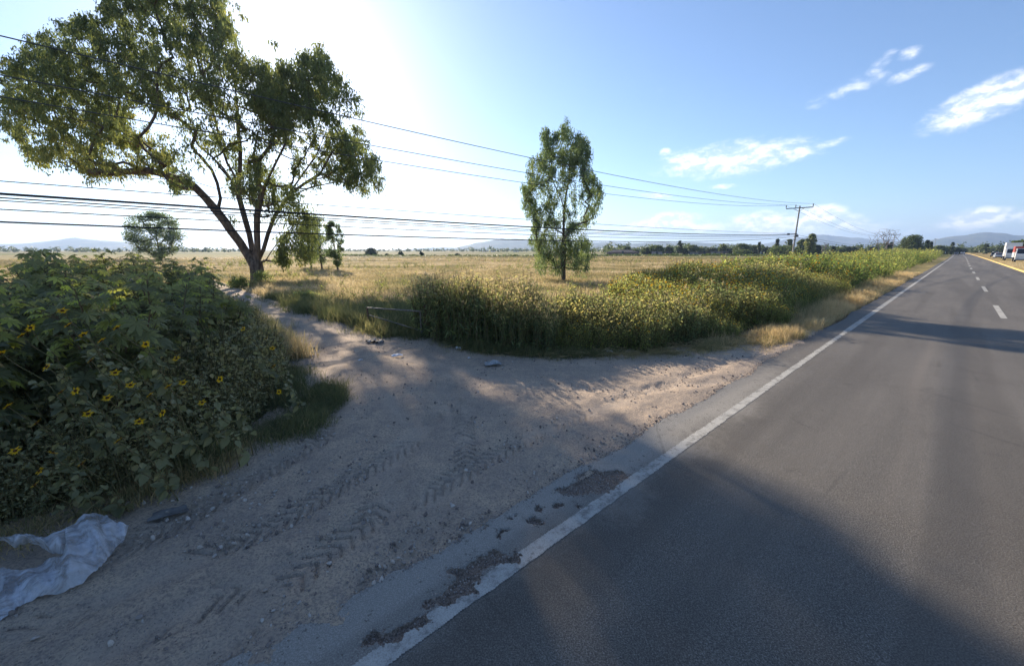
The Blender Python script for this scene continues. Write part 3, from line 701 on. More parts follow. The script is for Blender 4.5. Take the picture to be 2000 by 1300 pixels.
# -- generic trees
def tree(name, label, base, H_, Wd, shape='round', leaf=.5, ncl=16, nl=60, mat='tree_leaf', trunk=.25, hb=.2, bark='bark_dark', group=None, droop=(-70, 30), cat='tree', rfac=1.0):
    base = np.asarray(base, float); r = thing(name, label, cat, base, 0, group)
    sk = Skel((0, 0, -.1)); zt = H_*max(hb, .06); lean = rng.normal(0, .04*H_, 2)
    top = sk.path(0, [(lean[0]*.2, lean[1]*.2, zt*.6), (lean[0]*.4, lean[1]*.4, zt), (lean[0]*.7, lean[1]*.7, H_*.5), (lean[0], lean[1], H_*.72)])
    C = []; Rr = []
    while len(C) < ncl:
        f = rng.random(); z = hb+(1-hb)*f; a = rng.uniform(0, 2*pi)
        if shape == 'full': wr = math.sqrt(max(.05, 1-abs(2*f-1)**2.4)); k = .25+.75*rng.random()**.6
        elif shape == 'round': wr = math.sqrt(max(.02, 1-(2*f-1)**2)); k = .5+.5*rng.random()**.5
        elif shape == 'mound': wr = math.sqrt(max(.02, 1-f*f)); k = .4+.6*rng.random()**.5
        elif shape == 'cone': wr = (1-f)*.95+.06; k = rng.random()**.5
        elif shape == 'column': wr = math.sqrt(max(.03, 1-abs(2*f-1)**3)); k = rng.random()**.5
        elif shape == 'umbrella': wr = .35+.65*math.sin(pi*min(1, f*.9+.1)); k = .3+.7*rng.random()
        else: wr = .5+.5*rng.random(); k = rng.random()
        cr_ = Wd*.5*(.34 if shape in ('full', 'round', 'mound', 'umbrella') else .24)*rng.uniform(.7, 1.2)*rfac
        q = max(0, Wd*.5*wr-cr_*.8)*k
        C.append((lean[0]*z+q*cos(a), lean[1]*z+q*sin(a), min(z*H_, H_-cr_*.8))); Rr.append(cr_)
    C = np.array(C)
    for i in np.argsort(np.linalg.norm(C, axis=1)): sk.reach(C[i], bow=.05, low=1.1, first=2)
    g = Geo(); sk.mesh(g, trunk, max(.012, trunk*.06), .5, 6, flare=1.25); g.build('trunk', M[bark], r, smooth=True)
    g = Geo(); leaves(g, C, np.array(Rr), nl, leaf, KITE if leaf < .3 else OVATE3, droop, flat=.85, tint=(.45, .17)); g.build('crown', M[mat], r)
    return r
OVATE3 = (np.array([[0, 0, 0], [.3, .34, .03], [1, 0, -.08], [.3, -.34, .03]]), np.array([[0, 1, 2, 3]]))
def px_tree(x, ytop, D, wpx, **k):
    b = at(x, 499, D); b[2] = 0.0; H_ = at(x, ytop, D)[2]
    b[2] = float(terrain(np.array(b[0]), np.array(b[1])))-.02
    depth = (at(x+wpx/2, 490, D)-at(x-wpx/2, 490, D))[0]
    name = k.pop('name', 'field_tree'); label = k.pop('label')
    return tree(name, label, b, H_, depth, **k)
px_tree(312, 411, 98, 100, label='round dark tree alone in the field, behind the castor bushes at left', leaf=.32, ncl=150, nl=110, mat='euc_leaf_young', trunk=.35, hb=.10, shape='full', rfac=.62)
for (x, y, D, wd, lb) in ((627, 420, 50, 66, 'thin pale tree between the huge eucalyptus and its slighter neighbour'), (658, 432, 47, 44, 'thin pale tree at the right end of the small clump near the huge eucalyptus'), (606, 424, 54, 50, 'thin tree half hidden behind drooping branches of the huge eucalyptus')):
    px_tree(x, y, D, wd, name='eucalyptus_tree', label=lb, leaf=.20, ncl=70, nl=95, mat='euc_leaf_young', trunk=.10, hb=.16, shape='column', bark='bark', droop=(-88, -10), rfac=1.1)
# bushes far out in the field
FB = [(725, 484, 172, 29, 'large round dark bush alone far out in the field', 'mound', 26), (756, 494.5, 178, 9, 'smallest low bush right of the large round bush', 'mound', 8), (783, 491.5, 176, 14, 'low flat dark bush in the far field', 'mound', 12),
      (824, 489.5, 176, 10, 'narrow upright dark bush in the far field', 'column', 10), (893, 495, 172, 13, 'low dark bush left of the flat topped hill', 'mound', 10)]
for (x, y, D, wd, lb, sh, nc) in FB:
    px_tree(x, y, D, wd, name='field_bush', cat='bush', label=lb, shape=sh, leaf=.4, ncl=nc*2, nl=90, mat='dark_leaf', trunk=.15, hb=.0, group='bushes in the far field')
# the row of trees behind the field, right
TR = [(1225, 481, 225, 16, 'round', 'tree_leaf'), (1240, 487, 230, 18, 'round', 'tree_leaf'), (1262, 482, 222, 24, 'round', 'tree_leaf'), (1282, 478, 218, 30, 'round', 'olive_leaf'), (1306, 482, 222, 18, 'round', 'dark_leaf'),
      (1325, 470, 205, 11, 'column', 'dark_leaf'), (1335, 484, 212, 16, 'round', 'dark_leaf'), (1350, 478, 222, 26, 'round', 'tree_leaf'), (1369, 483, 232, 20, 'round', 'tree_leaf'), (1389, 483, 236, 24, 'round', 'dark_leaf'), (1410, 477, 226, 14, 'round', 'tree_leaf'),
      (1424, 484, 236, 22, 'round', 'dark_leaf'), (1450, 475, 226, 34, 'round', 'tree_leaf'), (1472, 478, 230, 26, 'round', 'tree_leaf'), (1482, 472, 206, 9, 'cone', 'dark_leaf'), (1496, 483, 224, 18, 'round', 'dark_leaf'), (1515, 466, 205, 16, 'cone', 'dark_leaf'),
      (1538, 467, 216, 16, 'column', 'tree_leaf'), (1563, 467, 196, 20, 'round', 'tree_leaf'), (1580, 456, 176, 24, 'umbrella', 'euc_leaf'), (1594, 478, 186, 16, 'round', 'dark_leaf'), (1625, 481, 192, 15, 'cone', 'dark_leaf'), (1640, 484, 226, 20, 'round', 'tree_leaf'),
      (1651, 481, 232, 17, 'round', 'dark_leaf'), (1666, 481, 232, 17, 'round', 'dark_leaf'), (1683, 485, 232, 22, 'round', 'olive_leaf'), (1701, 481, 226, 18, 'round', 'dark_leaf'), (1716, 484, 226, 18, 'round', 'tree_leaf'), (1729, 471, 198, 6, 'column', 'dark_leaf'), (1738, 473, 200, 7, 'column', 'dark_leaf'),
      (1762, 476, 215, 18, 'round', 'dark_leaf'), (1780, 458, 182, 46, 'umbrella', 'tree_leaf'), (1806, 469, 190, 14, 'cone', 'dark_leaf'), (1815, 472, 192, 10, 'cone', 'dark_leaf'), (1831, 479, 225, 22, 'round', 'tree_leaf'), (1846, 481, 240, 18, 'round', 'tree_leaf'), (1856, 473, 230, 6, 'column', 'dark_leaf'), (1866, 482, 250, 16, 'round', 'dark_leaf'),
      (1878, 483, 330, 16, 'round', 'tree_leaf'), (1893, 483, 400, 20, 'round', 'tree_leaf'), (1908, 481, 330, 24, 'round', 'tree_leaf'), (1923, 476, 240, 9, 'column', 'dark_leaf'), (1938, 482, 300, 26, 'round', 'tree_leaf'), (1958, 480, 240, 26, 'round', 'dark_leaf'), (1992, 468, 130, 44, 'round', 'olive_leaf'), (2030, 462, 140, 50, 'round', 'tree_leaf')]
shape_word = {'round': 'round', 'cone': 'pointed', 'column': 'narrow upright', 'umbrella': 'tall broad'}
mat_word = {'tree_leaf': 'green', 'dark_leaf': 'dark green', 'olive_leaf': 'light olive green', 'euc_leaf': 'greyish green'}
marks = ['behind the dark barn', 'right of the dark barn', 'among the low houses', 'in mid row', 'near the white shed', 'left of the utility pole', 'right of the utility pole', 'near the leafless tree', 'left of the road end', 'right of the road end']
for i, (x, y, D, wd, sh, mt) in enumerate(TR):
    mk = marks[0 if x < 1235 else 1 if x < 1270 else 2 if x < 1345 else 3 if x < 1430 else 4 if x < 1500 else 5 if x < 1550 else 6 if x < 1660 else 7 if x < 1770 else 8 if x < 1885 else 9]
    od = 'first second third fourth fifth sixth seventh eighth ninth tenth eleventh twelfth thirteenth fourteenth fifteenth sixteenth seventeenth eighteenth nineteenth twentieth twenty-first twenty-second twenty-third'.split()
    lb = f"{shape_word[sh]} {mat_word[mt]} tree {mk}, {od[i] if i < 23 else od[len(TR)-1-i]} from {'left' if i < 23 else 'right'}"
    px_tree(x, y, D, wd*1.08, name='cypress_tree' if sh in ('cone', 'column') and mt == 'dark_leaf' else 'field_tree', label=lb, shape=sh, leaf=.62, ncl=int(26+wd*1.5), nl=60, mat=mt, trunk=.28, hb=.0 if sh != 'umbrella' else .08, group='trees in the row behind the field')
px_tree(1532, 479, 190, 66, name='field_bush', cat='bush', label='wide olive green mound of shrub left of the utility pole', shape='mound', leaf=.55, ncl=70, nl=90, mat='olive_leaf', trunk=.2, hb=0)
px_tree(1449, 487, 205, 40, name='field_bush', cat='bush', label='bright green rounded hedge bush left of the white shed', shape='mound', leaf=.5, ncl=50, nl=90, mat='olive_leaf', trunk=.2, hb=0)
# the leafless tree
def bare_tree(x, ytop, D, wpx, label, n=90):
    b = at(x, 499, D); b[2] = 0; H_ = at(x, ytop, D)[2]; Wd = (at(x+wpx/2, 490, D)-at(x-wpx/2, 490, D))[0]
    r = thing('bare_tree', label, 'tree', b); sk = Skel((0, 0, -.1)); 
    for q in ((-.12, .1), (.02, -.1), (.14, .05)): sk.path(0, [(q[0]*Wd*.5, q[1]*Wd, H_*.2), (q[0]*Wd, q[1]*Wd, H_*.38), (q[0]*Wd*1.5, q[1]*Wd, H_*.6), (q[0]*Wd*1.8, q[1]*Wd, H_*.8)])
    C = []
    for _ in range(n):
        a = rng.uniform(0, 2*pi); f = rng.uniform(.4, 1); q = Wd*.5*math.sqrt(max(.04, 1-((f-.68)/.36)**2))*rng.random()**.7; C.append((q*cos(a), q*sin(a), f*H_))
    C = np.array(C)
    for i in np.argsort(np.linalg.norm(C, axis=1)): sk.reach(C[i], bow=-.04, low=3.0, jit=.12)
    g = Geo(); sk.mesh(g, .30, .03, .42, 5); g.build('trunk', plain('pale_bare_bark', (.30, .25, .22), .9, .1), r, smooth=True)
bare_tree(1723, 447, 192, 56, 'large leafless pale tree left of the second utility pole', 260)
bare_tree(1608, 473, 200, 18, 'small leafless tree right of the tall greyish tree', 30)
# the woods beyond, read as one mass
g = Geo(); C = []; Rr = []
for (x0, x1, D0, D1, n, h0, h1) in ((-150, 480, 420, 700, 190, 3, 7), (540, 900, 620, 900, 120, 3, 6), (900, 1230, 480, 800, 150, 3, 8), (1180, 1760, 260, 420, 260, 3, 8), (1740, 2060, 300, 700, 150, 4, 9)):
    for _ in range(n):
        D = rng.uniform(D0, D1); x = rng.uniform(x0, x1); p = at(x, 490, D); h = rng.uniform(h0, h1)*rng.uniform(.6, 1.1); 
        for q in range(3): C.append((p[0]+rng.normal(0, 1.6), p[1]+rng.normal(0, 1.6), h*(.3+.25*q))); Rr.append(h*.34)
leaves(g, np.array(C), np.array(Rr), 26, 1.5, OVATE3, (-60, 40), tint=(.45, .25), shell=.4)
tag(g.build('woodland', M['tree_leaf']), 'low line of trees and scrub along the horizon', kind='stuff')

# ------------------------------------------------------------------ utility poles and wires
def pole(label, base, H_, lean=(0, 0), arm=3.6, group='utility poles along the road', low=True, axis=None):
    r = thing('utility_pole', label, 'utility pole', base, 0, group)
    top = np.array([lean[0], lean[1], H_]); g = Geo(); zs = np.linspace(-.3, 1, 9)
    V, Fq = tube([top*q for q in zs], np.linspace(.17, .10, 9), 8); g.add(V, Fq); g.add([top+[.1*cos(a), .1*sin(a), 0] for a in np.arange(8)*pi/4], [[0, 1, 2, 3], [0, 3, 4, 7], [4, 5, 6, 7]]); g.build('shaft', M['concrete'], r, smooth=True)
    ax = np.array([N[0], N[1], 0]); ang = math.atan2(N[1], N[0]); c = top*.965
    g = Geo(); box(g, (-arm/2, -.06, -.07), (arm/2, .06, .07), rot=ang, origin=c+np.array([-U[0]*.16, -U[1]*.16, 0])); 
    for sgn in (-1, 1):
        V, Fq = tube([c+ax*sgn*.75-np.array([U[0], U[1], 0])*.16, c-np.array([U[0]*.13, U[1]*.13, .55])], .025, 4); g.add(V, Fq)
    g.build('crossarm', M['steel'], r)
    pts = []
    for f in (-.5, -.14, .49):
        p = c+ax*arm*f-np.array([U[0], U[1], 0])*.16+np.array([0, 0, .07]); g = Geo()
        V, Fq = tube([p, p+[0, 0, .10], p+[0, 0, .12], p+[0, 0, .2], p+[0, 0, .22], p+[0, 0, .3], p+[0, 0, .32], p+[0, 0, .40], p+[0, 0, .45]], [.03, .03, .085, .05, .085, .05, .085, .05, .03], 8); g.add(V, Fq); g.build('insulator', M['insul'], r, smooth=True)
        pts.append(np.asarray(base)+p+[0, 0, .43])
    if low:
        g = Geo()
        for z in (.50, .535, .44): g = Geo(); box(g, (-.16, -.15, -.035), (.16, .15, .035), rot=ang, origin=top*z); g.build('clamp', M['steel'], r)
        g = Geo(); box(g, (.10, -.05, -.3), (.42, .05, .0), rot=ang, origin=top*.52); g.build('cable_bracket', M['steel'], r)
    return r, pts
pb = W(77.6, -18.3, 0); ptop = at(1562.5, 402, pb[1]+.3)
pole1, tops1 = pole('leaning concrete utility pole with a crossarm, nearest the camera', pb, ptop[2], (ptop[0]-pb[0], .3))
p2 = at(1742, 499, 180); p2[2] = 0; t2 = at(1748, 457, 180)
pole2, tops2 = pole('slim utility pole between the leafless tree and the tall broad tree', p2, t2[2], (t2[0]-p2[0], 0))
p3 = at(1794, 499, 330); p3[2] = 0; pole('distant utility pole with a small crossarm, in front of the tall broad tree', p3, at(1796, 475, 330)[2]+.2, (.3, 0), 3.2)
p4 = at(1821, 499, 300); p4[2] = 0; pole('most distant utility pole, beyond the pointed dark trees', p4, at(1822, 466, 300)[2], (.2, 0), 1.6)
def wire(label, px, t_far, t_near, s_end, z_end, rad, mat, s0=-34, group='wires along the field edge'):
    """sagging wire in the vertical plane beside the road through the photo's points"""
    S_, Z_ = [], []
    for (x, y) in px:
        r = ray(x, y); t = t_near; sv = 0
        for _ in range(3):
            k = t/(r[:2]@N); sv = (r[:2]@U)*k; t = t_near+(t_far-t_near)*np.clip((sv-s0)/(s_end-s0), 0, 1)
        S_.append(sv); Z_.append(CAM_H+r[2]*k)
    S_.append(s_end); Z_.append(z_end); c = np.polyfit(S_, Z_, 2, w=[1]*len(px)+[4])
    c[2] += z_end-np.polyval(c, s_end)
    s_ = np.linspace(s0, s_end, 60); q = np.clip((s_-s0)/(s_end-s0), 0, 1); P = W(s_, t_near+(t_far-t_near)*q, np.polyval(c, s_))
    g = Geo(); V, Fq = tube(P, rad, 5); g.add(V, Fq); tag(g.build('power_wire' if rad < .0175 else 'overhead_cable', M[mat], smooth=True), label, 'wire', group)
    return P[0]
def sT(p): return ST(p[0], p[1])
order_ = ['third', 'second', 'highest']
wires = [([(730, 312), (1010, 355)], 0, 'third highest wire, lowest of the three reaching the left end of the crossarm'), ([(730, 285), (1030, 338)], 1, 'second highest wire, reaching the middle insulator of the crossarm'), ([(0, 70), (705, 235), (1030, 307)], 2, 'highest wire, crossing the eucalyptus crown to the right end of the crossarm')]
ends = []
for px, k, lb in wires:
    s_, t_ = sT(tops1[k]); ends.append(wire(lb, px, t_, t_, s_, tops1[k][2], .017, 'cable_al'))
for k, (A, B) in enumerate(zip(tops1, tops2)):
    q = np.linspace(0, 1, 40)[:, None]; P = A+(B-A)*q; P[:, 2] -= 4*2.4*q[:, 0]*(1-q[:, 0]); g = Geo(); V, Fq = tube(P, .018, 4); g.add(V, Fq)
    tag(g.build('power_wire', M['cable_al'], smooth=True), ['left', 'middle', 'right'][k]+' wire sagging from the near pole crossarm to the second pole', 'wire', 'wires between the utility poles')
s1, t1 = 77.6, -18.3; zt = ptop[2]
low_w = [([(0, 353), (1030, 430), (1200, 439)], .505, .014, 'thin grey wire above the thick black cable', 0), ([(0, 378), (1000, 442), (1300, 455)], .50, .036, 'thickest black cable stretching to the middle of the pole', 0),
         ([(0, 386), (1000, 447), (1300, 459)], .495, .019, 'black cable close under the thickest one', .15), ([(0, 391), (1000, 451), (1300, 461)], .49, .015, 'thin black cable running just under the paired black cables', .3),
         ([(0, 408), (1000, 458), (1300, 465)], .47, .016, 'thin grey cable second from the bottom', 0), ([(0, 431), (900, 468), (1300, 471)], .455, .025, 'lowest black cable above the horizon', 0)]
for px, f, rad, lb, dt in low_w:
    top = zt*f+.35; ends.append(wire(lb, px, t1+.25+dt*.5, t1+.3+dt, s1, top, rad, 'cable' if rad > .011 else 'cable_al'))
for k, f in enumerate((.50, .46)):
    A = np.array([*pb[:2], zt*f+.3]); B = np.array([*p2[:2], t2[2]*f+.8]); q = np.linspace(0, 1, 40)[:, None]; P = A+(B-A)*q; P[:, 2] -= 4*1.5*q[:, 0]*(1-q[:, 0]); g = Geo(); V, Fq = tube(P, .02, 4); g.add(V, Fq)
    tag(g.build('overhead_cable', M['cable'], smooth=True), ['upper', 'lower'][k]+' black cable from mid pole onwards to the second pole', 'wire', 'wires between the utility poles')
# the previous pole, out of the frame, carries the other ends
pz = W(-34, -18.3, 0); pole('concrete utility pole behind the castor bushes, carrying the wires', pz, 8.6, (0, 0))
# splice case
r = thing('splice_case', 'small black splice case hanging on the cable beside the near pole', 'cable box', at(1540, 457.5, 64.2)); g = Geo(); ax = np.array([U[0], U[1], 0]); V, Fq = tube([ax*-.42, ax*-.40, ax*-.3, ax*.3, ax*.40, ax*.42], [.03, .10, .15, .15, .10, .03], 10); g.add(V, Fq); g.build('case', M['cable'], r, smooth=True)
g = Geo(); V, Fq = tube([ax*-.6, ax*.6], .03, 5); g.add(V+np.array([0, 0, .12]), Fq); g.build('hanger', M['steel'], r)

# ------------------------------------------------------------------ gate and litter
gl = onground(720, 640); gr = onground(826, 660)
r = thing('farm_gate', 'low rusty pipe gate with pale rails beside the farm track', 'gate', (0, 0, 0))
PL_ = np.array([gl[0], gl[1], .66]); PR = np.array([gr[0], gr[1], .78])
def rod(nm, a, b, rad, mat, parent, sides=7):
    g = Geo(); V, Fq = tube([a, (np.asarray(a)+b)/2, b], rad, sides); g.add(V, Fq); return g.build(nm, M[mat], parent, smooth=True)
rod('top_rail', PL_, PR, .024, 'pipe', r); rod('diagonal_brace', [gl[0]+.05, gl[1], .42], [gr[0], gr[1], .20], .022, 'pipe', r)
rod('upright', [gl[0], gl[1], .68], [gl[0], gl[1], .02], .03, 'rust', r); rod('upright', [gr[0]-.04, gr[1], .80], [gr[0]-.04, gr[1], .16], .024, 'pipe', r)
rod('post', [gr[0]+.12, gr[1]+.05, -.1], [gr[0]+.12, gr[1]+.05, .98], .075, 'rust', r, 10); rod('hinge', [gr[0]-.04, gr[1], .70], [gr[0]+.12, gr[1]+.05, .70], .03, 'rust', r)
def rock(name, label, cat, p, r_, mat, group=None, sq=(1, 1, .6), seed=0):
    import bmesh
    bm = bmesh.new(); bmesh.ops.create_icosphere(bm, subdivisions=2, radius=r_)
    V = np.array([v.co[:] for v in bm.verts]); Fq = np.array([[v.index for v in f.verts] for f in bm.faces]); bm.free()
    V = V*(1+.35*fbm(V[:, 0]/r_+seed*7, V[:, 1]/r_+V[:, 2]/r_*1.7, 1.2, 3)[:, None])*np.array(sq); g = Geo(); g.add(V, Fq); o = g.build(name, M[mat], loc=tuple(p)); o.rotation_euler[2] = seed*1.7; return tag(o, label, cat, group)
M['rubble'] = plain('grey_rubble', (.34, .33, .32), .9, .2, sc=20, col2=(.10, .10, .10)); M['paper'] = plain('white_litter', (.74, .74, .76), .6, .3, var=.15)
M['board'] = plain('dusty_board', (.20, .19, .18), .9, .1, sc=10, col2=(.13, .12, .11)); M['scrap'] = plain('weathered_sheet', (.42, .42, .42), .6, .3, sc=14, col2=(.25, .24, .23))
c0 = onground(731, 670)
for k in range(9):
    rock('rubble_piece', ['leftmost', 'second', 'third', 'fourth', 'middle', 'sixth', 'seventh', 'eighth', 'rightmost'][k]+' lump of the nine in the small rubble heap before the gate', 'rubble', c0+[(k-4)*.055+rng.normal(0, .02), rng.normal(0, .07), .05], rng.uniform(.045, .085), 'rubble' if k % 2 else 'cable', 'rubble heap in front of the gate', (1.3, 1, .55), k)
def crumple(name, label, p, a, b, h, mat, rz=0, cat='litter', n=10, seed=0):
    X, Y = np.meshgrid(np.linspace(-1, 1, n), np.linspace(-1, 1, n), indexing='ij'); rr = 1-.25*fbm(X+seed, Y, 1.3, 2)
    Z = h*(.35+.9*fbm(X+seed*3, Y, 1.8, 3))*np.clip(1.2-(X**2+Y**2)*.5, .1, 1); Z -= Z.min()
    g = Geo(); V = np.stack([X*a*rr, Y*b*rr, Z+.004], -1).reshape(-1, 3); Fq = grid_faces(n, n)
    g.add(V, Fq); g.add(V-[0, 0, .004], Fq[:, ::-1]); o = g.build(name, M[mat], loc=tuple(p), smooth=False); o.rotation_euler[2] = rz; return tag(o, label, cat)
def gp(x, y, dz=.035): p = onground(x, y); return p+[0, 0, dz]
crumple('scrap_sheet', 'pale ribbed scrap sheet lying at the edge of the dark grass clump', gp(962, 716), .17, .10, .09, 'scrap', .2, seed=2)
crumple('paper_scrap', 'flattened white paper scrap left of the dry grass tuft', gp(776, 697), .13, .06, .05, 'paper', .3, seed=3)
crumple('paper_scrap', 'tiny white paper scrap on the sunlit track', gp(704, 706), .045, .03, .03, 'paper', 1, seed=5)
crumple('paper_scrap', 'tiny white scrap right of the white bottle', gp(916, 702), .04, .03, .03, 'paper', 2, seed=6)
crumple('paper_scrap', 'crumpled white scrap at the foot of the flowering bank', gp(1190, 690), .07, .05, .08, 'paper', 0, seed=7)
crumple('cardboard_piece', 'flat grey piece of board by the weeds near the plastic sheet', gp(332, 1007, .03), .14, .07, .025, 'board', .55, seed=8)
pbm = gp(897, 684, .06); r = thing('plastic_bottle', 'white plastic bottle lying at the foot of the dark grass clump', 'bottle', pbm, -.6)
g = Geo(); V, Fq = tube([(-.10, 0, 0), (-.095, 0, 0), (.04, 0, 0), (.075, 0, 0)], [.005, .033, .033, .014], 10); g.add(V, Fq); g.build('body', M['paper'], r, smooth=True)
g = Geo(); V, Fq = tube([(.075, 0, 0), (.10, 0, 0), (.101, 0, 0)], [.016, .016, .002], 8); g.add(V, Fq); g.build('cap', plain('blue_cap', (.05, .08, .3)), r, smooth=True)
# the plastic sheet
def poly_i(P, n): P = np.array(P, float); d = np.concatenate([[0], np.cumsum(np.hypot(*np.diff(P, axis=0).T))]); q = np.linspace(0, d[-1], n); return np.stack([np.interp(q, d, P[:, 0]), np.interp(q, d, P[:, 1])], 1)
m, nt = material('dusty_plastic_film'); oc = nt.n('ShaderNodeNewGeometry').outputs['Position']
nz = nt.noise(oc, 6, 6, .65); n2_ = nt.noise(oc, 30, 4, .6, dist=1.0)
b = bsdf(nt, nt.mix(nt.step(nz, .35, .65), (.60, .61, .65), (.42, .42, .43)), .38, .5, bump(nt, n2_, .5, .02))
trn = nt.n('ShaderNodeBsdfTransparent'); mx = nt.n('ShaderNodeMixShader'); nt.set(mx.inputs[0], nt.math('MULTIPLY_ADD', nt.step(nt.noise(oc, 4, 5, .7, dist=1.5), .42, .62), .55, .10))
nt.t.links.new(b, mx.inputs[1]); nt.t.links.new(trn.outputs[0], mx.inputs[2]); finish(nt, mx.outputs[0]); M['film'] = m
def sheet(g, up, lo, ztop, zbot, n=150, mrows=56, seed=0):
    z_ = lambda l: [(x/4.643, 960+y/4.643) for x, y in l]
    A, B = poly_i(z_(up), n), poly_i(z_(lo), n); V = []
    for j in range(mrows):
        f = j/(mrows-1); q = A*(1-f)+B*f
        for i in range(n):
            e = i/(n-1); zz_ = .035+ztop(e)*(1-f)+zbot(e)*f+.05*sin(pi*f)*sin(pi*min(1, e*1.02+.01))*(1+.0)
            x_, y_ = q[i]; r = onground(x_, y_, zz_); wr_ = fbm(r[0]*.6+r[1]*.8+seed, r[1]*.25, 9, 3); fold = .035*fbm(r[0]*1.0+seed, r[1]*1.0, 3.0, 2)+.018*math.sin(9*e*pi+3*f+seed)*sin(pi*f)+.075*(.22-abs(wr_))+.035*(.2-abs(fbm(r[0]-r[1], r[0]*.4, 20, 2)))
            r = r+[0, 0, max(fold, -.03)]; V.append(r)
    g.add(np.array(V), grid_faces(mrows, n))
g = Geo()
sheet(g, [(1178, 335), (1020, 255), (870, 183), (700, 245), (590, 345), (605, 480), (560, 575), (450, 590), (330, 660), (235, 712), (80, 706), (-160, 690)], [(1165, 350), (1150, 410), (1060, 520), (950, 660), (860, 740), (750, 840), (640, 880), (520, 905), (340, 960), (200, 1008), (0, 1150), (-160, 1240)],
      lambda e: .16*sin(pi*min(1, e*1.5+.02))+.05, lambda e: .01)
sheet(g, [(612, 352), (520, 385), (400, 415), (250, 385), (110, 405), (-40, 430), (-160, 425)], [(618, 560), (560, 575), (440, 545), (330, 470), (130, 505), (30, 462), (-160, 480)], lambda e: .16, lambda e: .05, 100, 26, 4)
tag(g.build('plastic_sheet', M['film'], smooth=True), 'crumpled translucent white plastic sheet at the foot of the weeds', 'plastic sheet')

# ------------------------------------------------------------------ vehicles, houses and signs far off
M['glass'] = plain('car_glass', (.03, .035, .04), .15, .6); M['tyre'] = plain('tyre_rubber', (.02, .02, .02), .9, .1); M['chrome'] = plain('headlight_glass', (.7, .7, .68), .2, .6); M['white_paint'] = plain('white_body_paint', (.78, .77, .74), .35, .5, var=.1)
M['red_paint'] = plain('red_body_paint', (.42, .06, .04), .4, .5); M['blue_paint'] = plain('blue_body_paint', (.03, .07, .30), .4, .5); M['silver_paint'] = plain('silver_body_paint', (.45, .47, .5), .35, .5, .3); M['pink_paint'] = plain('faded_pink_paint', (.5, .3, .33), .5, .4); M['dark_paint'] = plain('dark_body_paint', (.04, .045, .06), .3, .5)
def wheel(parent, x, y, r_, w_=.2):
    o = Geo(); V, Fq = tube([(0, -w_/2, 0), (0, -w_/2+.01, 0), (0, w_/2-.01, 0), (0, w_/2, 0)], [r_*.6, r_, r_, r_*.6], 16); o.add(V, Fq); o = o.build('wheel', M['tyre'], parent, smooth=False, loc=(x, y, r_))
    h = Geo(); V, Fq = tube([(0, -w_/2-.012, 0), (0, w_/2+.012, 0)], r_*.55, 12); h.add(V, Fq); h.add([(r_*.55*cos(a), s_*(w_/2+.012), r_*.55*sin(a)) for s_ in (-1, 1) for a in np.arange(12)*pi/6], [[0, 1, 2, 3], [0, 3, 4, 5], [0, 5, 6, 7], [0, 7, 8, 9], [0, 9, 10, 11], [12, 13, 14, 15], [12, 15, 16, 17], [12, 17, 18, 19], [12, 19, 20, 21], [12, 21, 22, 23]]); h.build('rim', M['silver_paint'], o)
def extr(g, prof, y0, y1, inset=0.0, m=0):
    """side profile (x,z) closed, extruded over y; inset narrows the upper points"""
    P = np.array(prof, float); n = len(P); zt_ = P[:, 1].max(); zb = P[:, 1].min(); ins = inset*np.clip((P[:, 1]-(zb+(zt_-zb)*.5))/((zt_-zb)*.5), 0, 1)
    V = np.concatenate([np.column_stack([P[:, 0], np.full(n, y0)+ins, P[:, 1]]), np.column_stack([P[:, 0], np.full(n, y1)-ins, P[:, 1]]), [[P[:, 0].mean(), y0, P[:, 1].mean()], [P[:, 0].mean(), y1, P[:, 1].mean()]]])
    i = np.arange(n); j = (i+1) % n; g.add(V, np.column_stack([i, j, j+n, i+n]), .5, m); g.add(V, np.concatenate([np.column_stack([j, i, np.full(n, 2*n)]), np.column_stack([i+n, j+n, np.full(n, 2*n+1)])]), .5, m)
def car(label, p, rz, paint, group=None, kind='sedan'):
    r = thing('parked_car', label, 'car', p, rz, group); g = Geo()
    extr(g, [(-2.1, .35), (-2.15, .8), (-1.95, .95), (1.2, .92), (2.0, .78), (2.15, .55), (2.1, .3)], -.86, .86, .05)
    top = 1.45 if kind == 'sedan' else 1.7
    extr(g, [(-1.75 if kind != 'pickup' else -.3, .9), (-1.3 if kind != 'pickup' else -.15, top), (.2, top), (.9, .9)], -.8, .8, .16); g.build('body', M[paint], r)
    g = Geo(); x0 = -1.62 if kind != 'pickup' else -.2; x1 = -1.25 if kind != 'pickup' else -.08; extr(g, [(x0, .96), (x1, top-.08), (.16, top-.08), (.78, .96)], -.81, .81, .155); g.build('window', M['glass'], r)
    g = Geo(); g.add([(.98, -.62, .93), (.98, .62, .93), (.30, .55, top-.06), (.30, -.55, top-.06)], [[0, 1, 2, 3]]); g.build('windscreen', M['glass'], r)
    for x in (-1.35, 1.35):
        for y in (-.78, .78): wheel(r, x, y, .32)
    for y in (-.6, .6): g = Geo(); box(g, (2.06, y-.16, .58), (2.17, y+.16, .74)); g.build('headlight', M['chrome'], r)
    for y in (-.65, .65): g = Geo(); box(g, (-2.18, y-.14, .62), (-2.1, y+.14, .8)); g.build('tail_light', M['red_paint'], r)
    g = Geo(); box(g, (2.08, -.8, .32), (2.2, .8, .5)); g.build('bumper', M['dark_paint'], r); return r
RZ = math.atan2(U[1], U[0])
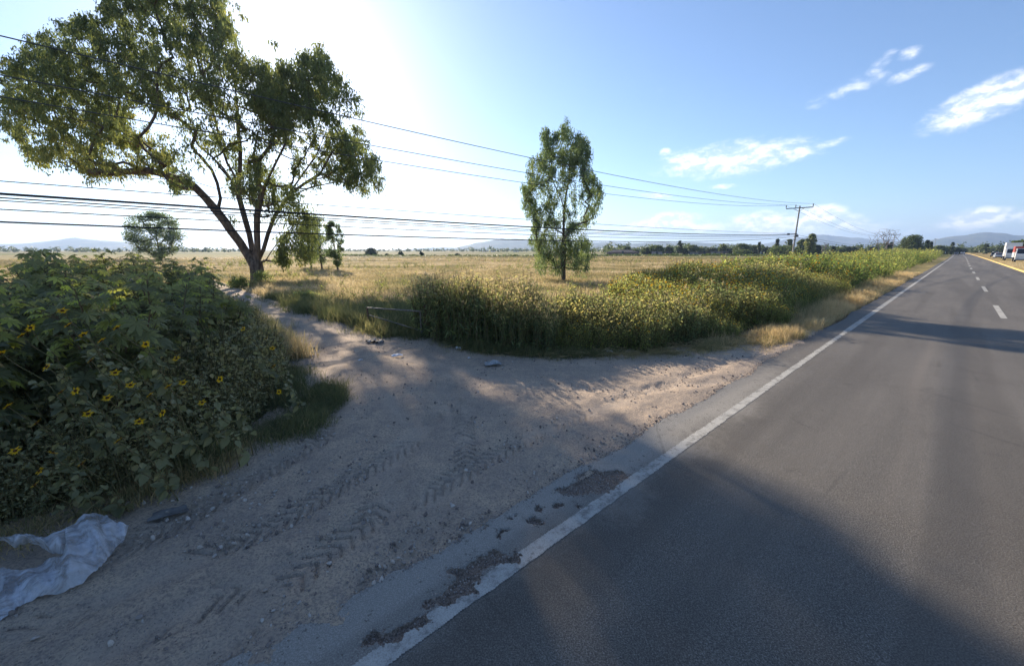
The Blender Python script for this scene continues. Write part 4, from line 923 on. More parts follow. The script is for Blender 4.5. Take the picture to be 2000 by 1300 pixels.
def truck(label, p, rz, box_mat, cab_mat, L=6.2, Hh=3.7, stripe=None):
    r = thing('box_truck', label, 'truck', p, rz); g = Geo(); box(g, (-L/2, -1.2, .95), (L/2-1.9, 1.2, Hh)); g.build('cargo_box', M[box_mat], r)
    g = Geo(); extr(g, [(L/2-1.75, .55), (L/2-1.75, 2.6), (L/2-.5, 2.6), (L/2+.1, 1.6), (L/2+.25, 1.45), (L/2+.3, .55)], -1.08, 1.08, .06); g.build('cab', M[cab_mat], r)
    g = Geo(); g.add([(L/2+.09, -.95, 1.66), (L/2+.09, .95, 1.66), (L/2-.46, .9, 2.5), (L/2-.46, -.9, 2.5)], [[0, 1, 2, 3]]); g.V[-1] = g.V[-1]+[.03, 0, .02]; g.build('windscreen', M['glass'], r)
    for y in (-1, 1): g = Geo(); box(g, (L/2-1.5, y*1.03-.02, 1.6), (L/2-.6, y*1.03+.03, 2.35)); g.build('window', M['glass'], r)
    g = Geo(); box(g, (-L/2+.1, -.5, .6), (L/2, .5, .93)); g.build('chassis', M['dark_paint'], r)
    for x in (-L/2+1.1, L/2-.7):
        for y in (-.98, .98): wheel(r, x, y, .46, .28)
    for y in (-.8, .8): g = Geo(); box(g, (L/2+.27, y-.15, .8), (L/2+.36, y+.15, 1.0)); g.build('headlight', M['chrome'], r)
    g = Geo(); box(g, (L/2+.26, -1.05, .42), (L/2+.42, 1.05, .66)); g.build('bumper', M['steel'], r)
    if stripe: g = Geo(); box(g, (-L/2-.004, -1.206, 1.9), (L/2-1.896, 1.206, Hh+.004)); g.build('painted_panel', M[stripe], r)
    return r
truck('white box truck parked behind the yellow kerb, the farther of two', W(151, 7.9, .15), RZ+pi, 'white_paint', 'white_paint', 7.0, 4.0)
truck('white truck with red cargo box at the right edge, nearer the camera', W(126, 8.0, .15), RZ+pi, 'white_paint', 'white_paint', 6.0, 3.0, 'red_paint')
for (s_, t_, c, k, lb) in ((182, 7.2, 'silver_paint', 'sedan', 'silver parked car behind the kerb, just left of the white box truck'), (196, 8.0, 'pink_paint', 'sedan', 'faded pink parked car between silver and dark cars'), (216, 7.6, 'dark_paint', 'wagon', 'dark parked car at the far end of the row'), (240, 8.6, 'white_paint', 'wagon', 'white parked car at the far end of the row')):
    car(lb, W(s_, t_, .15), RZ+pi+rng.uniform(-.15, .15), c, 'cars parked behind the kerb', k)
for (s_, t_, c, lb) in ((330, -6.0, 'white_paint', 'distant white car on the verge where the road vanishes'), (300, -1, 'dark_paint', 'distant dark car driving towards the camera'), (345, 1.2, 'silver_paint', 'most distant silver car on the road')):
    car(lb, W(s_, t_-.9, .03), RZ+pi, c)
def house(label, x, D, wpx, ytop, wall, roofm, gable=False, name='farm_house', cat='house', base=496):
    b = at(x, base, D); b[2] = 0; H_ = at(x, ytop, D)[2]; Wd = (at(x+wpx/2, 490, D)-at(x-wpx/2, 490, D))[0]; dp = min(9, Wd*.6+2)
    r = thing(name, label, cat, b, -math.atan2(b[0], b[1])); wh = H_ if not gable else H_*.55
    g = Geo(); box(g, (-Wd/2, 0, -.2), (Wd/2, dp, wh)); g.build('wall', M[wall], r)
    g = Geo()
    if gable: P = [(-Wd/2-.3, -.3, wh), (Wd/2+.3, -.3, wh), (Wd/2+.3, dp+.3, wh), (-Wd/2-.3, dp+.3, wh), (-Wd/4, dp/2, H_), (Wd/4, dp/2, H_)]; g.add(P, [[0, 1, 5, 4], [2, 3, 4, 5]]); g.add(P, [[1, 2, 5], [3, 0, 4]])
    else: box(g, (-Wd/2-.2, -.2, wh+.003), (Wd/2+.2, dp+.2, wh+.22))
    g.build('roof', M[roofm], r)
    g = Geo(); box(g, (-.5, -.05, 0), (.5, .05, 2.0)); g.build('door', M['dark_paint'], r)
    for k in np.arange(-Wd/2+1.6, Wd/2-1.4, 3.2):
        if abs(k) > 1.2: g = Geo(); box(g, (k-.5, -.04, .9), (k+.5, .04, min(wh-.3, 1.9))); g.build('window', M['glass'], r)
M['wall_pale'] = plain('pale_render', (.42, .36, .32), .9, .2, sc=.6); M['wall_white'] = plain('whitewash', (.75, .76, .74), .9, .2, sc=.6); M['wall_brick'] = plain('bare_brick', (.26, .17, .13), .9, .1, sc=2); M['roof_dark'] = plain('dark_roof', (.07, .06, .07), .8, .2); M['roof_grey'] = plain('grey_roof', (.22, .21, .21), .8, .2)
house('low barn with dark gabled roof at the left end of the far row', 1216, 212, 60, 488, 'wall_brick', 'roof_dark', True, 'barn', 'barn')
for (x, D, wp, yt_, wl, rf, lb) in ((1283, 214, 20, 491.5, 'wall_pale', 'roof_grey', 'small pale flat roofed house left of the cypress'), (1303, 216, 15, 492.5, 'wall_brick', 'roof_grey', 'small brick house left of the cypress'), (1345, 214, 34, 493, 'wall_pale', 'roof_grey', 'long pale low house right of the cypress'), (1376, 216, 22, 492.5, 'wall_brick', 'roof_dark', 'brick low house in the middle of the far row'),
        (1397, 214, 17, 492, 'wall_pale', 'roof_grey', 'pale low house right of the brick one'), (1414, 218, 12, 492, 'wall_brick', 'roof_grey', 'small brick hut left of the bright hedge')):
    house(lb, x, D, wp, yt_, wl, rf)
house('small white shed between the bright hedge and the shrub mound', 1489, 200, 7, 491, 'wall_white', 'roof_grey', False, 'shed', 'shed')
for (x, D, wp, yt_, lb) in ((963, 520, 9, 490, 'tiny white distant building left of the small tree'), (948, 560, 12, 490.5, 'leftmost tiny white distant building below the flat topped hill'), (1008, 540, 12, 490, 'tiny white distant building close to the small tree')):
    house(lb, x, D, wp, yt_, 'wall_white', 'roof_grey', False)
house('long low pale wall house at the end of the road on the left', 1868, 250, 16, 494, 'wall_pale', 'roof_grey')
r = thing('roadside_sign', 'blue sign board on a post at the right edge above the trucks', 'sign', W(172, 12.2, .15), RZ+.1)
g = Geo(); V, Fq = tube([(0, 0, 0), (0, 0, 6)], .08, 8); g.add(V, Fq); g.build('post', M['steel'], r); g = Geo(); box(g, (-.05, -1.8, 6.0), (.05, 1.8, 8.6)); g.build('board', M['blue_paint'], r)

# ------------------------------------------------------------------ grass, weeds and flowers
def fin(x, y, r=None): return np.arctan2(x, y)
def clump_tpl(nb, h=1.0, spread=.35, wd=.016, lean=.5, two=True, seed=None):
    """a tuft of blades, unit height; vertex tint goes up the blade a little"""
    V = []; Fq = []; k = 0; T = []
    for i in range(nb):
        a = rng.uniform(0, 2*pi); hh = h*rng.uniform(.5, 1.05); b0 = np.array([rng.normal(0, spread*.35), rng.normal(0, spread*.35), -.03])
        ln = lean*rng.uniform(.2, 1.1); d = np.array([cos(a), sin(a), 0]); sd = np.array([-sin(a+.6), cos(a+.6), 0])*wd
        p1 = b0+np.array([0, 0, hh*.55])+d*ln*.22*hh; p2 = b0+np.array([0, 0, hh*(.95-.1*ln)])+d*ln*.75*hh
        V += [b0-sd, b0+sd, p1+sd*.8, p1-sd*.8, p2]; T += [0, 0, .05, .05, .1]
        Fq += [[k, k+1, k+2], [k, k+2, k+3], [k+3, k+2, k+4]]; k += 5
    return np.array(V), np.array(Fq), np.array(T)
def scatter_clumps(g, P, hgt, wide, tint, nt_=5, nb=12, **kw):
    tp = [clump_tpl(nb, **kw) for _ in range(nt_)]; ch = rng.integers(0, nt_, len(P)); yaw = rng.uniform(0, 2*pi, len(P))
    for k in range(nt_):
        q = ch == k; n = q.sum()
        if n == 0: continue
        R = eul(yaw[q], rng.normal(0, .08, n), rng.normal(0, .08, n)); S = np.stack([wide[q], wide[q], hgt[q]], -1)
        stamp(g, tp[k][0], tp[k][1], R, S, P[q], tint[q], tp[k][2])
def polar_pts(n, r0, r1, a0=-56, a1=54, p=1.0):
    """more points close by; density per area falls as r^-p"""
    u_ = rng.random(n); e = 2-p; r = (r0**e+(r1**e-r0**e)*u_)**(1/e) if abs(e) > 1e-6 else r0*(r1/r0)**u_
    a = np.radians(rng.uniform(a0, a1, n)); return r*np.sin(a), r*np.cos(a)
FRONT = np.array([(4.95, -40), (5.1, -17), (5.6, -13.5), (5.8, -10.4), (6.1, -8.0), (6.9, -6.5), (8.4, -5.2), (9.8, -4.7), (12, -4.0), (15.7, -3.75), (22, -3.9), (60, -4.2), (150, -4.2), (300, -6), (500, -12)])
def behind_front(s, t, marg=0.0):
    """right of the track and left of the road"""
    tf = np.interp(s, FRONT[3:, 0], FRONT[3:, 1]); return (s > 5.8) & (t < tf-marg)
CLUMP = np.array([(5.75, -10.6), (6.0, -8.2), (6.5, -7.0), (7.1, -6.3), (7.9, -6.8), (8.4, -8.4), (8.4, -10.4), (7.8, -11.4), (6.6, -11.4)])
LEFTB = np.array([(-16, -5.6), (-3, -5.55), (-.9, -5.45), (.2, -5.6), (.9, -6.5), (1.7, -8.0), (2.2, -10.5), (2.5, -15), (2.6, -21), (-4, -26), (-30, -26), (-30, -5.6)])
def bankdepth(s): return np.interp(s, [6, 12, 20, 40, 80, 200, 500], [2.6, 3.8, 7.0, 10, 13, 16, 16])

# plants of the bank
def plant_tpl(H_=1.4, nl=34, ls=.11, flowers=2, spread=.3, stems=3, leaf=OVATE, sizes=(.5, 1.2), fs=.035, low=.15, seedh=0):
    g = Geo()
    for k in range(stems):
        a = rng.uniform(0, 2*pi); lean = rng.uniform(.05, spread); hh = H_*rng.uniform(.7, 1.0)
        base = np.array([rng.normal(0, .05), rng.normal(0, .05), -.04]); tip = np.array([cos(a)*lean, sin(a)*lean, hh]); mid = (base+tip)/2+np.array([cos(a), sin(a), 0])*-.05
        V, Fq = tube([base, mid, tip], [.008, .006, .003], 3); g.add(V, Fq, .3, 1)
        n = nl//stems; f = rng.uniform(low, 1, n)**.8; C = np.where(f[:, None] < .5, base+(mid-base)*(2*f[:, None]), mid+(tip-mid)*(2*f[:, None]-1))
        C = C+rng.normal(0, .05, C.shape)*[1, 1, .3]
        stamp(g, leaf[0], leaf[1], rots(n, (-50, 35)), ls*rng.uniform(sizes[0], sizes[1], n)*(1.25-.6*f), C, np.clip(.42+rng.normal(0, .2, n)+.25*(f > .8), 0, 1))
        if k < flowers:
            q = tip+np.array([rng.normal(0, .03), rng.normal(0, .03), .03]); n = 9; yaw = np.arange(n)*2*pi/n
            nrm = rng.uniform(-.9, .9, 2)
            Rm = eul(np.array([rng.uniform(0, 2*pi)]), np.array([rng.uniform(.2, 1.2)]), np.array([0.]))[0]
            stamp(g, OVATE3[0], OVATE3[1], Rm[None]@eul(yaw, np.full(n, .15), np.zeros(n)), np.full(n, fs), np.repeat(q[None], n, 0), .6, m=2)
        if seedh:
            n = seedh; C = tip+rng.normal(0, .05, (n, 3))-[0, 0, .06]; stamp(g, KITE[0], KITE[1], rots(n, (10, 85)), .075*rng.uniform(.6, 1.3, n), C, .6, m=3)
    return g.flat()
def stampgeo(g, tp, R, S, T, tint):
    V, q, t_, tt, mi = tp; n = len(T)
    if n == 0: return
    X_ = np.einsum('nij,nkj->nki', R, V[None]*np.asarray(S)[:, None, None])+T[:, None]
    off = g.n; nv = len(V); rep = (np.arange(n)*nv)[:, None, None]
    g.V.append(X_.reshape(-1, 3)); g.T.append(np.clip((tt[None]+np.asarray(tint)[:, None]).ravel(), 0, 1)); g.n += n*nv
    if len(q): g.Fq.append((q[None]+rep).reshape(-1, 4)+off); g.Mq.append(np.tile(mi[:len(q)], n))
    if len(t_): g.Ft.append((t_[None]+rep).reshape(-1, 3)+off); g.Mt.append(np.tile(mi[len(q):], n))
def scat(g, tps, P, S, tint):
    ch = rng.integers(0, len(tps), len(P))
    for k, tp in enumerate(tps):
        q = ch == k; n = q.sum(); stampgeo(g, tp, eul(rng.uniform(0, 2*pi, n), rng.normal(0, .07, n), rng.normal(0, .07, n)), S[q], P[q], tint[q])
# dry grass over the field
X, Y = polar_pts(150000, 9, 95, p=1.55); s, t = ST(X, Y); tf = np.interp(s, FRONT[3:, 0], FRONT[3:, 1])
right = (s > 5.0+.35*fbm(X, Y, .7, 3)) & (t < tf-.4) & ~inpoly(s, t, CLUMP) & (t > -300)
right &= ~((s > 5.8) & (t > tf-bankdepth(s)*.6))
left = (s < 2.7) & (t < -10) & ~inpoly(s, t, LEFTB)
k = (right | left); X, Y, s, t = X[k], Y[k], s[k], t[k]; d = np.hypot(X, Y)
gr_ = fbm(X, Y, .16, 4)+.38*np.clip((24-d)/12, -1, 1)-.12+.35*np.exp(-((s-5.5)/1.5)**2)*(t < -12)
isg = gr_+rng.normal(0, .12, len(X)) > .13
thin = rng.random(len(X)) < np.clip(.82+1.1*fbm(X+9, Y, .22, 3), .15, 1); X, Y, d, isg, gr_ = X[thin], Y[thin], d[thin], isg[thin], gr_[thin]
P = np.stack([X, Y, terrain(X, Y)], -1)
hg = (.36+.22*fbm(X, Y, .35, 3)+.16*np.clip(gr_, 0, 1))*rng.uniform(.6, 1.3, len(X))*np.clip(1.25-d/140, .6, 1.2)
wdn = np.clip(.7+d/28, .8, 3.6); tint = np.clip(.5+.9*fbm(X, Y, .25, 4)+rng.normal(0, .16, len(X)), 0, 1)
g = Geo(); q = ~isg; scatter_clumps(g, P[q], hg[q], wdn[q]*.75, tint[q], nb=11, spread=.45, wd=.011); tag(g.build('dry_grass', M['dry']), 'dry golden grass covering the field behind the bank', kind='stuff')
g = Geo(); q = isg; scatter_clumps(g, P[q], hg[q]*1.05, wdn[q]*.75, np.clip(tint[q]*.9, 0, 1), nb=11, spread=.45, wd=.011); tag(g.build('green_grass', M['verge']), 'green and straw grass patches in the field', kind='stuff')
# far field: broader, sparser tufts
X, Y = polar_pts(22000, 90, 150, p=.9); s, t = ST(X, Y); k = (t < -14) & (fbm(X, Y, .02, 3) > -.1); X, Y = X[k], Y[k]; P = np.stack([X, Y, terrain(X, Y)], -1); d = np.hypot(X, Y)
g = Geo(); scatter_clumps(g, P, rng.uniform(.2, .5, len(X))*np.clip(1.6-d/180, .4, 1), np.full(len(X), 4.5), np.clip(.35+fbm(X, Y, .05, 3)+rng.normal(0, .1, len(X)), 0, 1), nb=8, spread=.6, wd=.02, lean=.8)
tag(g.build('dry_grass', M['dry']), 'farther dry grass thinning towards the tree line', kind='stuff')
# coarse weeds standing out of the field
wd_t = [plant_tpl(.62, 40, .09, 0, .4, 5, low=.1) for _ in range(3)]
X, Y = polar_pts(5200, 14, 110, p=1.3); s, t = ST(X, Y); tf = np.interp(s, FRONT[3:, 0], FRONT[3:, 1])
k = ((s > 6.5) & (t < tf-bankdepth(s)) | (s < 1.5) & (t < -12)) & ~inpoly(s, t, LEFTB) & (rng.random(len(X)) < np.clip(.12+1.8*fbm(X, Y, .09, 3), .02, 1)); X, Y = X[k], Y[k]; d = np.hypot(X, Y)
g = Geo(); scat(g, wd_t, np.stack([X, Y, terrain(X, Y)], -1), rng.uniform(.6, 1.25, len(X))*np.clip(.9+d/160, .9, 1.4), .15+.9*fbm(X, Y, .2, 3)+rng.normal(0, .2, len(X)))
tag(g.build('field_weeds', [M['thicket'], M['weed_stem'], M['petal'], M['seed']]), 'scattered coarse weeds standing in the dry field', kind='stuff')
# far low hedges and ridges between the plots
g = Geo()
for (x0, x1, D, h, n) in ((560, 1060, 150, .5, 800), (1060, 1260, 165, .7, 300), (1200, 1560, 172, .6, 500), (1560, 1700, 165, 1.1, 260)):
    x = rng.uniform(x0, x1, n); C = np.array([at(q, 495, D+rng.normal(0, 3)) for q in x]); C[:, 2] = rng.uniform(.05, h, n)*np.clip(.7+fbm(x, x*0, .05, 3), .2, 1.2); leaves(g, C, .45, 12, .6, OVATE3, (-30, 60), tint=(.3, .15))
tag(g.build('hedge', M['olive_leaf']), 'low hedge lines between the far plots', kind='stuff')

# verge grass: along the road, the foot of the weeds and the track edges
pts = []
def band(n, sfun, w_, h, green):
    """n tufts along a polyline (s,t) spread w_ wide"""
    Pq = poly_i(sfun, 400); i = rng.integers(0, 399, n); f = rng.random(n)[:, None]; b = Pq[i]*(1-f)+Pq[i+1]*f; b = b+rng.normal(0, 1, (n, 2))*w_
    pts.append((b, np.full(n, h), np.full(n, green)))
band(5200, [(-9, -5.75), (-3, -5.5), (-1, -5.35), (.2, -5.55), (.9, -6.3)], .17, .14, .72)
band(3000, [(.1, -5.7), (.9, -6.3), (1.5, -7.4), (2.0, -9), (2.3, -11)], .20, .20, .18)
band(1500, [(1.1, -5.6), (1.9, -6.5), (2.2, -7.4)], .14, .20, .25)
band(3500, [(2.3, -11), (2.6, -15), (2.7, -22), (2.8, -34)], .30, .4, .25)
band(4200, [(5.1, -24), (5.2, -17), (5.6, -13.6), (5.8, -10.6)], .38, .36, .2)
band(3200, [(6.0, -9.3), (6.3, -7.6), (7.2, -6.2), (8.2, -5.4)], .22, .26, .3)
band(4200, [(8.2, -5.2), (9.4, -4.5), (10.8, -4.0), (12.6, -3.4), (14, -3.1)], .20, .20, .62)
band(11000, [(13, -3.15), (15.7, -3.0), (22, -3.05), (40, -3.15), (62, -3.2)], .28, .34, .92)
band(9000, [(11, -3.6), (15, -3.35), (22, -3.45), (62, -3.6)], .34, .34, .97)
band(3000, [(15, -4.0), (22, -4.2), (62, -4.4)], .4, .42, .6)
band(700, [(5.0, -12.8), (5.6, -11.2), (5.9, -10.2)], .3, .22, .35)
b = np.concatenate([q[0] for q in pts]); h = np.concatenate([q[1] for q in pts]); gn = np.concatenate([q[2] for q in pts])
ok = (b[:, 1] < -2.74) & (rng.random(len(b)) < np.clip(.75+1.6*fbm(b[:, 0], b[:, 1], 1.3, 3), .1, 1)); b, h, gn = b[ok], h[ok], gn[ok]
P = W(b[:, 0], b[:, 1], -.02); g = Geo(); scatter_clumps(g, P, h*rng.uniform(.4, 1.35, len(h))*np.clip(1+1.6*fbm(b[:, 0], b[:, 1]+7, .8, 3), .35, 1.7), np.full(len(h), .34)*rng.uniform(.7, 1.3, len(h)), np.clip(gn+rng.normal(0, .17, len(h)), 0, 1), nb=11, spread=.5, wd=.010, lean=.9)
tag(g.build('verge_grass', M['verge']), 'short green and dry grass along the verge and track edges', kind='stuff')
# the grass right of the kerb
ss_ = rng.uniform(12, 130, 6000); tt_ = 5.5+rng.random(6000)**1.5*9; P = W(ss_, tt_, .14); g = Geo(); scatter_clumps(g, P, rng.uniform(.1, .35, 6000), np.full(6000, .9), rng.uniform(.3, 1, 6000), nb=9, spread=.6, wd=.012); tag(g.build('kerb_grass', M['dry']), 'dry grass behind the yellow kerb', kind='stuff')

TH = [M['thicket'], M['weed_stem'], M['petal'], M['seed']]
near_t = [plant_tpl(1.35, 66, .085, f, .38, 5, low=.08) for f in (0, 1, 2, 1, 0, 0, 2)]
X, Y = polar_pts(30000, 8, 32, -25, 54, p=1.2); s, t = ST(X, Y); tf = np.interp(s, FRONT[3:, 0], FRONT[3:, 1]); dep = tf-t
k = (s > 6.8) & (dep > .15+.9*fbm(X, Y, .8, 3)) & (dep < bankdepth(s)*1.1+2*fbm(X, Y, .3, 2)) & ~inpoly(s, t, CLUMP)
X, Y, s, t, dep = X[k], Y[k], s[k], t[k], dep[k]
keepn = rng.random(len(X)) < np.clip(1.2-.06*dep, .5, 1); X, Y, s, t, dep = X[keepn], Y[keepn], s[keepn], t[keepn], dep[keepn]
print('bank near', len(X))
if len(X) > 6500: q = rng.permutation(len(X))[:6500]; X, Y, s, t, dep = X[q], Y[q], s[q], t[q], dep[q]
sc_ = (.70+.24*np.clip(dep/2.5, 0, 1)+.55*fbm(X, Y, .45, 3)+.18*np.clip((s-13)/8, 0, 1)-.35*np.clip((s-11)/3, 0, 1)*np.clip((1.0-dep), 0, 1))*rng.uniform(.75, 1.15, len(X))
P = np.stack([X, Y, terrain(X, Y)], -1); g = Geo(); dk = fbm(X+11, Y-5, .33, 3)+rng.normal(0, .06, len(X)) > .10; sc_ = np.clip(sc_*np.where(dk, 1.12, 1.0)*np.interp(s, [6.8, 8.6, 11, 14], [.62, .80, 1, 1]), .22, 1.6); tn = -.02+.95*fbm(X+30, Y, .4, 3)+rng.normal(0, .1, len(X))
scat(g, near_t, P[~dk], sc_[~dk], tn[~dk]); dark_t = [plant_tpl(1.3, 80, .10, 0, .5, 6, leaf=OVATE3, low=.05) for _ in range(3)]; g2 = Geo(); scat(g2, dark_t, P[dk], sc_[dk], tn[dk]*.6-.1)
k5 = rng.random(len(X)) < .02; P5 = P[k5]; stalk = [plant_tpl(1.75, 14, .07, 0, .5, 3, leaf=LANCE, low=.4, seedh=5)]; scat(g2, stalk, P5, sc_[k5]*rng.uniform(.8, 1.1, k5.sum()), np.full(k5.sum(), .2))
tag(g2.build('leafy_scrub', [M['thicket_dark'], M['weed_stem'], M['petal'], M['seed']]), 'darker leafy scrub and pale dead stalks mixed into the flowering bank', kind='stuff')
tag(g.build('wildflower_thicket', TH), 'dense bank of wild sunflower weeds dotted with yellow flowers beside the road', kind='stuff')
far_t = [plant_tpl(1.5, 34, .20, f, .7, 4, leaf=OVATE3, fs=.05, low=.1) for f in (0, 1, 0, 0, 1)]
X, Y = polar_pts(30000, 30, 420, 20, 54, p=1.55); s, t = ST(X, Y); tf = np.interp(s, FRONT[3:, 0], FRONT[3:, 1]); dep = tf-t
k = (s > 24) & (dep > 0.2+.8*fbm(X, Y, .3, 2)) & (dep < bankdepth(s)); X, Y, s, dep = X[k], Y[k], s[k], dep[k]; print('bank far', len(X))
if len(X) > 6500: q = rng.permutation(len(X))[:6500]; X, Y, s, dep = X[q], Y[q], s[q], dep[q]
sc_ = np.clip((.62+.42*np.clip(dep/2.5, 0, 1)+.75*fbm(X, Y, .22, 3))*rng.uniform(.8, 1.2, len(X))*np.clip(1+(s-60)/260, 1, 1.6), .3, 2.4)
P = np.stack([X, Y, terrain(X, Y)], -1); g = Geo(); scat(g, far_t, P, sc_, .02+.8*fbm(X, Y, .15, 3)+rng.normal(0, .1, len(X)))
tag(g.build('wildflower_thicket', TH), 'far stretch of the flowering weed bank running along the road', kind='stuff')
# the dark tall clump beside the gate
TD = [M['thicket_dark'], M['weed_stem'], M['petal'], M['seed']]
cl_t = [plant_tpl(1.75, 100, .17, 0, .34, 6, leaf=LANCE, low=.10, seedh=3, sizes=(.6, 1.4)) for _ in range(4)]
q = rng.uniform([5.4, -13.2], [11, -5.6], (2600, 2)); q = q[inpoly(q[:, 0]+.2*fbm(q[:, 0], q[:, 1], 1.5, 3), q[:, 1]+.2*fbm(q[:, 1], q[:, 0], 1.5, 3), CLUMP)]
print('clump', len(q)); P = W(q[:, 0], q[:, 1], -.03); cen = np.array([7.2, -8.9]); e = 1.16-.13*np.hypot(*(q-cen).T)/2-.34*np.clip((q[:, 1]+8.2)/1.8, 0, 1)-.1*(rng.random(len(q)) < .3)
g = Geo(); scat(g, cl_t, P, (.98+.25*fbm(q[:, 0], q[:, 1], .7, 3))*e*rng.uniform(.8, 1.06, len(q)), -.05+.3*fbm(q[:, 0], q[:, 1], .8, 3)+rng.normal(0, .08, len(q)))
tag(g.build('tall_grass', TD), 'tall dark clump of weeds with pale seed heads right of the gate', kind='stuff')
# scrub at the foot of the big eucalyptus and a few bushes by the track
for (x, y, wd, hh, lb) in ((512, 556, 2.6, 1.1, 'low scrubby bush hugging the base of the huge eucalyptus'), (468, 562, 1.8, .8, 'low dark bush left of the huge eucalyptus base'), (600, 588, 1.6, .55, 'low green bush in the grass right of the huge eucalyptus')):
    b = onground(x, y); tree('low_bush', lb, (b[0], b[1], 0), hh, wd, 'mound', .13, 20, 110, 'thicket_dark', .02, 0, cat='bush')

# left: undergrowth of ovate weeds in front, castor bean shrubs and wild sunflowers above
und = [plant_tpl(.85, 60, .075, 0, .35, 4, low=.05) for _ in range(4)]+[plant_tpl(.95, 60, .10, 0, .3, 3, low=.05) for _ in range(2)]
q = rng.uniform([-9, -14], [2.7, -5.3], (17000, 2)); ins = inpoly(q[:, 0]+.15*fbm(q[:, 0], q[:, 1], 1.8, 3), q[:, 1]+.15*fbm(q[:, 1], q[:, 0], 1.8, 3), LEFTB); q = q[ins]
dmin, _, _ = polydist(q[:, 0], q[:, 1], LEFTB[:8]); keepn = rng.random(len(q)) < np.exp(-dmin/1.6); q, dmin = q[keepn], dmin[keepn]; print('under', len(q))
if len(q) > 3600: i = rng.permutation(len(q))[:3600]; q, dmin = q[i], dmin[i]
P = W(q[:, 0], q[:, 1], -.03); sc_ = (.42+.62*np.clip(dmin/.9, 0, 1)+.35*(q[:, 1] < -6.3)*(q[:, 0] > -.5)+.35*fbm(q[:, 0], q[:, 1], .9, 3))*rng.uniform(.7, 1.15, len(q))
g = Geo(); scat(g, und, P, np.clip(sc_, .2, 1.7), .05+.35*fbm(q[:, 0], q[:, 1], 1.1, 3)+rng.normal(0, .1, len(q)))
tag(g.build('undergrowth', [M['weed_leaf'], M['weed_stem'], M['petal'], M['seed']]), 'tangled greyish weeds at the foot of the castor bushes', kind='stuff')

def castor_proto(H_, nst, nlf, ls):
    r = thing('castor_bean_shrub', 'x', 'shrub'); gs, gl_ = Geo(), Geo()
    for k in range(nst):
        a = 2*pi*k/nst+rng.normal(0, .5); sp = rng.uniform(.15, .55)*H_*.45; hh = H_*rng.uniform(.72, 1.0)
        B = np.array([0, 0, -.05]); Mi = np.array([cos(a)*sp*.35, sin(a)*sp*.35, hh*.5]); Tp = np.array([cos(a)*sp, sin(a)*sp, hh*.96])
        V, Fq = tube([B, (B+Mi)/2+rng.normal(0, .02, 3), Mi, (Mi+Tp)/2+rng.normal(0, .03, 3), Tp], [.022, .019, .015, .011, .006], 6); gs.add(V, Fq)
        for j in range(nlf):
            f = rng.uniform(.22, 1)**.75; c = B+(Mi-B)*2*f if f < .5 else Mi+(Tp-Mi)*(2*f-1); b = rng.uniform(0, 2*pi); L = rng.uniform(.14, .34)*(1.2-.5*f)
            e = c+np.array([cos(b)*L, sin(b)*L, rng.uniform(-.02, .16)]); V, Fq = tube([c, (c+e)/2+[0, 0, .02], e], [.005, .004, .003], 3); gs.add(V, Fq)
            Rm = eul(np.array([b]), np.array([radians(rng.uniform(-55, 12))]), np.array([rng.normal(0, .35)]))
            stamp(gl_, CASTOR[0], CASTOR[1], Rm, np.array([ls*rng.uniform(.55, 1.25)*(1.1-.35*f)]), e[None], np.clip(.30+.45*f*rng.random()+rng.normal(0, .12), 0, 1))  # tint rises up the stem: sunlight on the top leaves put into their colour
    gs.build('stem', M['castor_stem'], r, smooth=True); gl_.build('foliage', M['castor'], r)['label'] = 'large star shaped leaves'
    return r
protos = [castor_proto(2.3, 6, 36, .175), castor_proto(2.2, 6, 36, .19), castor_proto(2.35, 5, 42, .165), castor_proto(1.5, 4, 18, .19), castor_proto(1.2, 3, 16, .20)]
spots = []
def spot_ok(p, dmin_): return all(np.hypot(p[0]-a[0], p[1]-a[1]) > dmin_ for a in spots)
tries = 0
while len(spots) < 96 and tries < 9000:
    tries += 1; s_ = rng.uniform(-9, 2.2); t_ = -5.9-rng.random()**1.3*15
    if not inpoly(np.array([s_]), np.array([t_]), LEFTB)[0]: continue
    dd = polydist(np.array([s_]), np.array([t_]), LEFTB[:9])[0][0]
    if dd < .85 or not spot_ok((s_, t_), .52+.025*abs(t_)): continue
    spots.append((s_, t_, dd))
used = set()
for (s_, t_, dd) in sorted(spots, key=lambda a: a[2]):
    p = W(s_, t_, -.02); D = p[1]
    # height: tall at the back and left, low at the corner by the track
    xp = 1000+F*p[0]/(D*cos(PITCH)+2.2*sin(PITCH)) if D > .3 else -500
    if xp < -260 or D < .6: continue
    hmax = np.interp(xp, [-400, 330, 420, 480, 540, 610], [2.46, 2.45, 2.15, 1.70, 1.25, .85])*np.clip(.45+dd*.55, 0, 1)
    i = int(rng.integers(0, 3)) if hmax > 1.55 else int(rng.integers(3, 5)); base_h = (2.3, 2.2, 2.35, 1.5, 1.2)[i]
    o = protos[i] if i not in used else copy_tree(protos[i]); used.add(i)
    sc = hmax/base_h*rng.uniform(.86, 1.03); o.location = tuple(p); o.rotation_euler[2] = rng.uniform(0, 6.28); o.scale = (sc, sc, sc)
    front = dd < 1.1
    row = 'front' if D < 5 else 'second' if D < 7.5 else 'third' if D < 10.5 else 'rearmost'; part = 'at the left frame edge of' if xp < 30 else 'left of centre in' if xp < 170 else 'centre of' if xp < 310 else 'right of centre in' if xp < 450 else 'right end of'
    lab = (f'castor bean shrub, {row} row, {part} the bushes')
    _ = ('low castor bean shrub at the track edge, right end of the bush mass' if xp > 430 else 'leafy castor bean shrub in the shaded front of the bushes at left' if front else 'tall castor bean shrub at the back of the bushes, its top against the field')
    tag(o, lab, 'shrub', f'castor bean shrubs, {row} row, {part} the bushes')
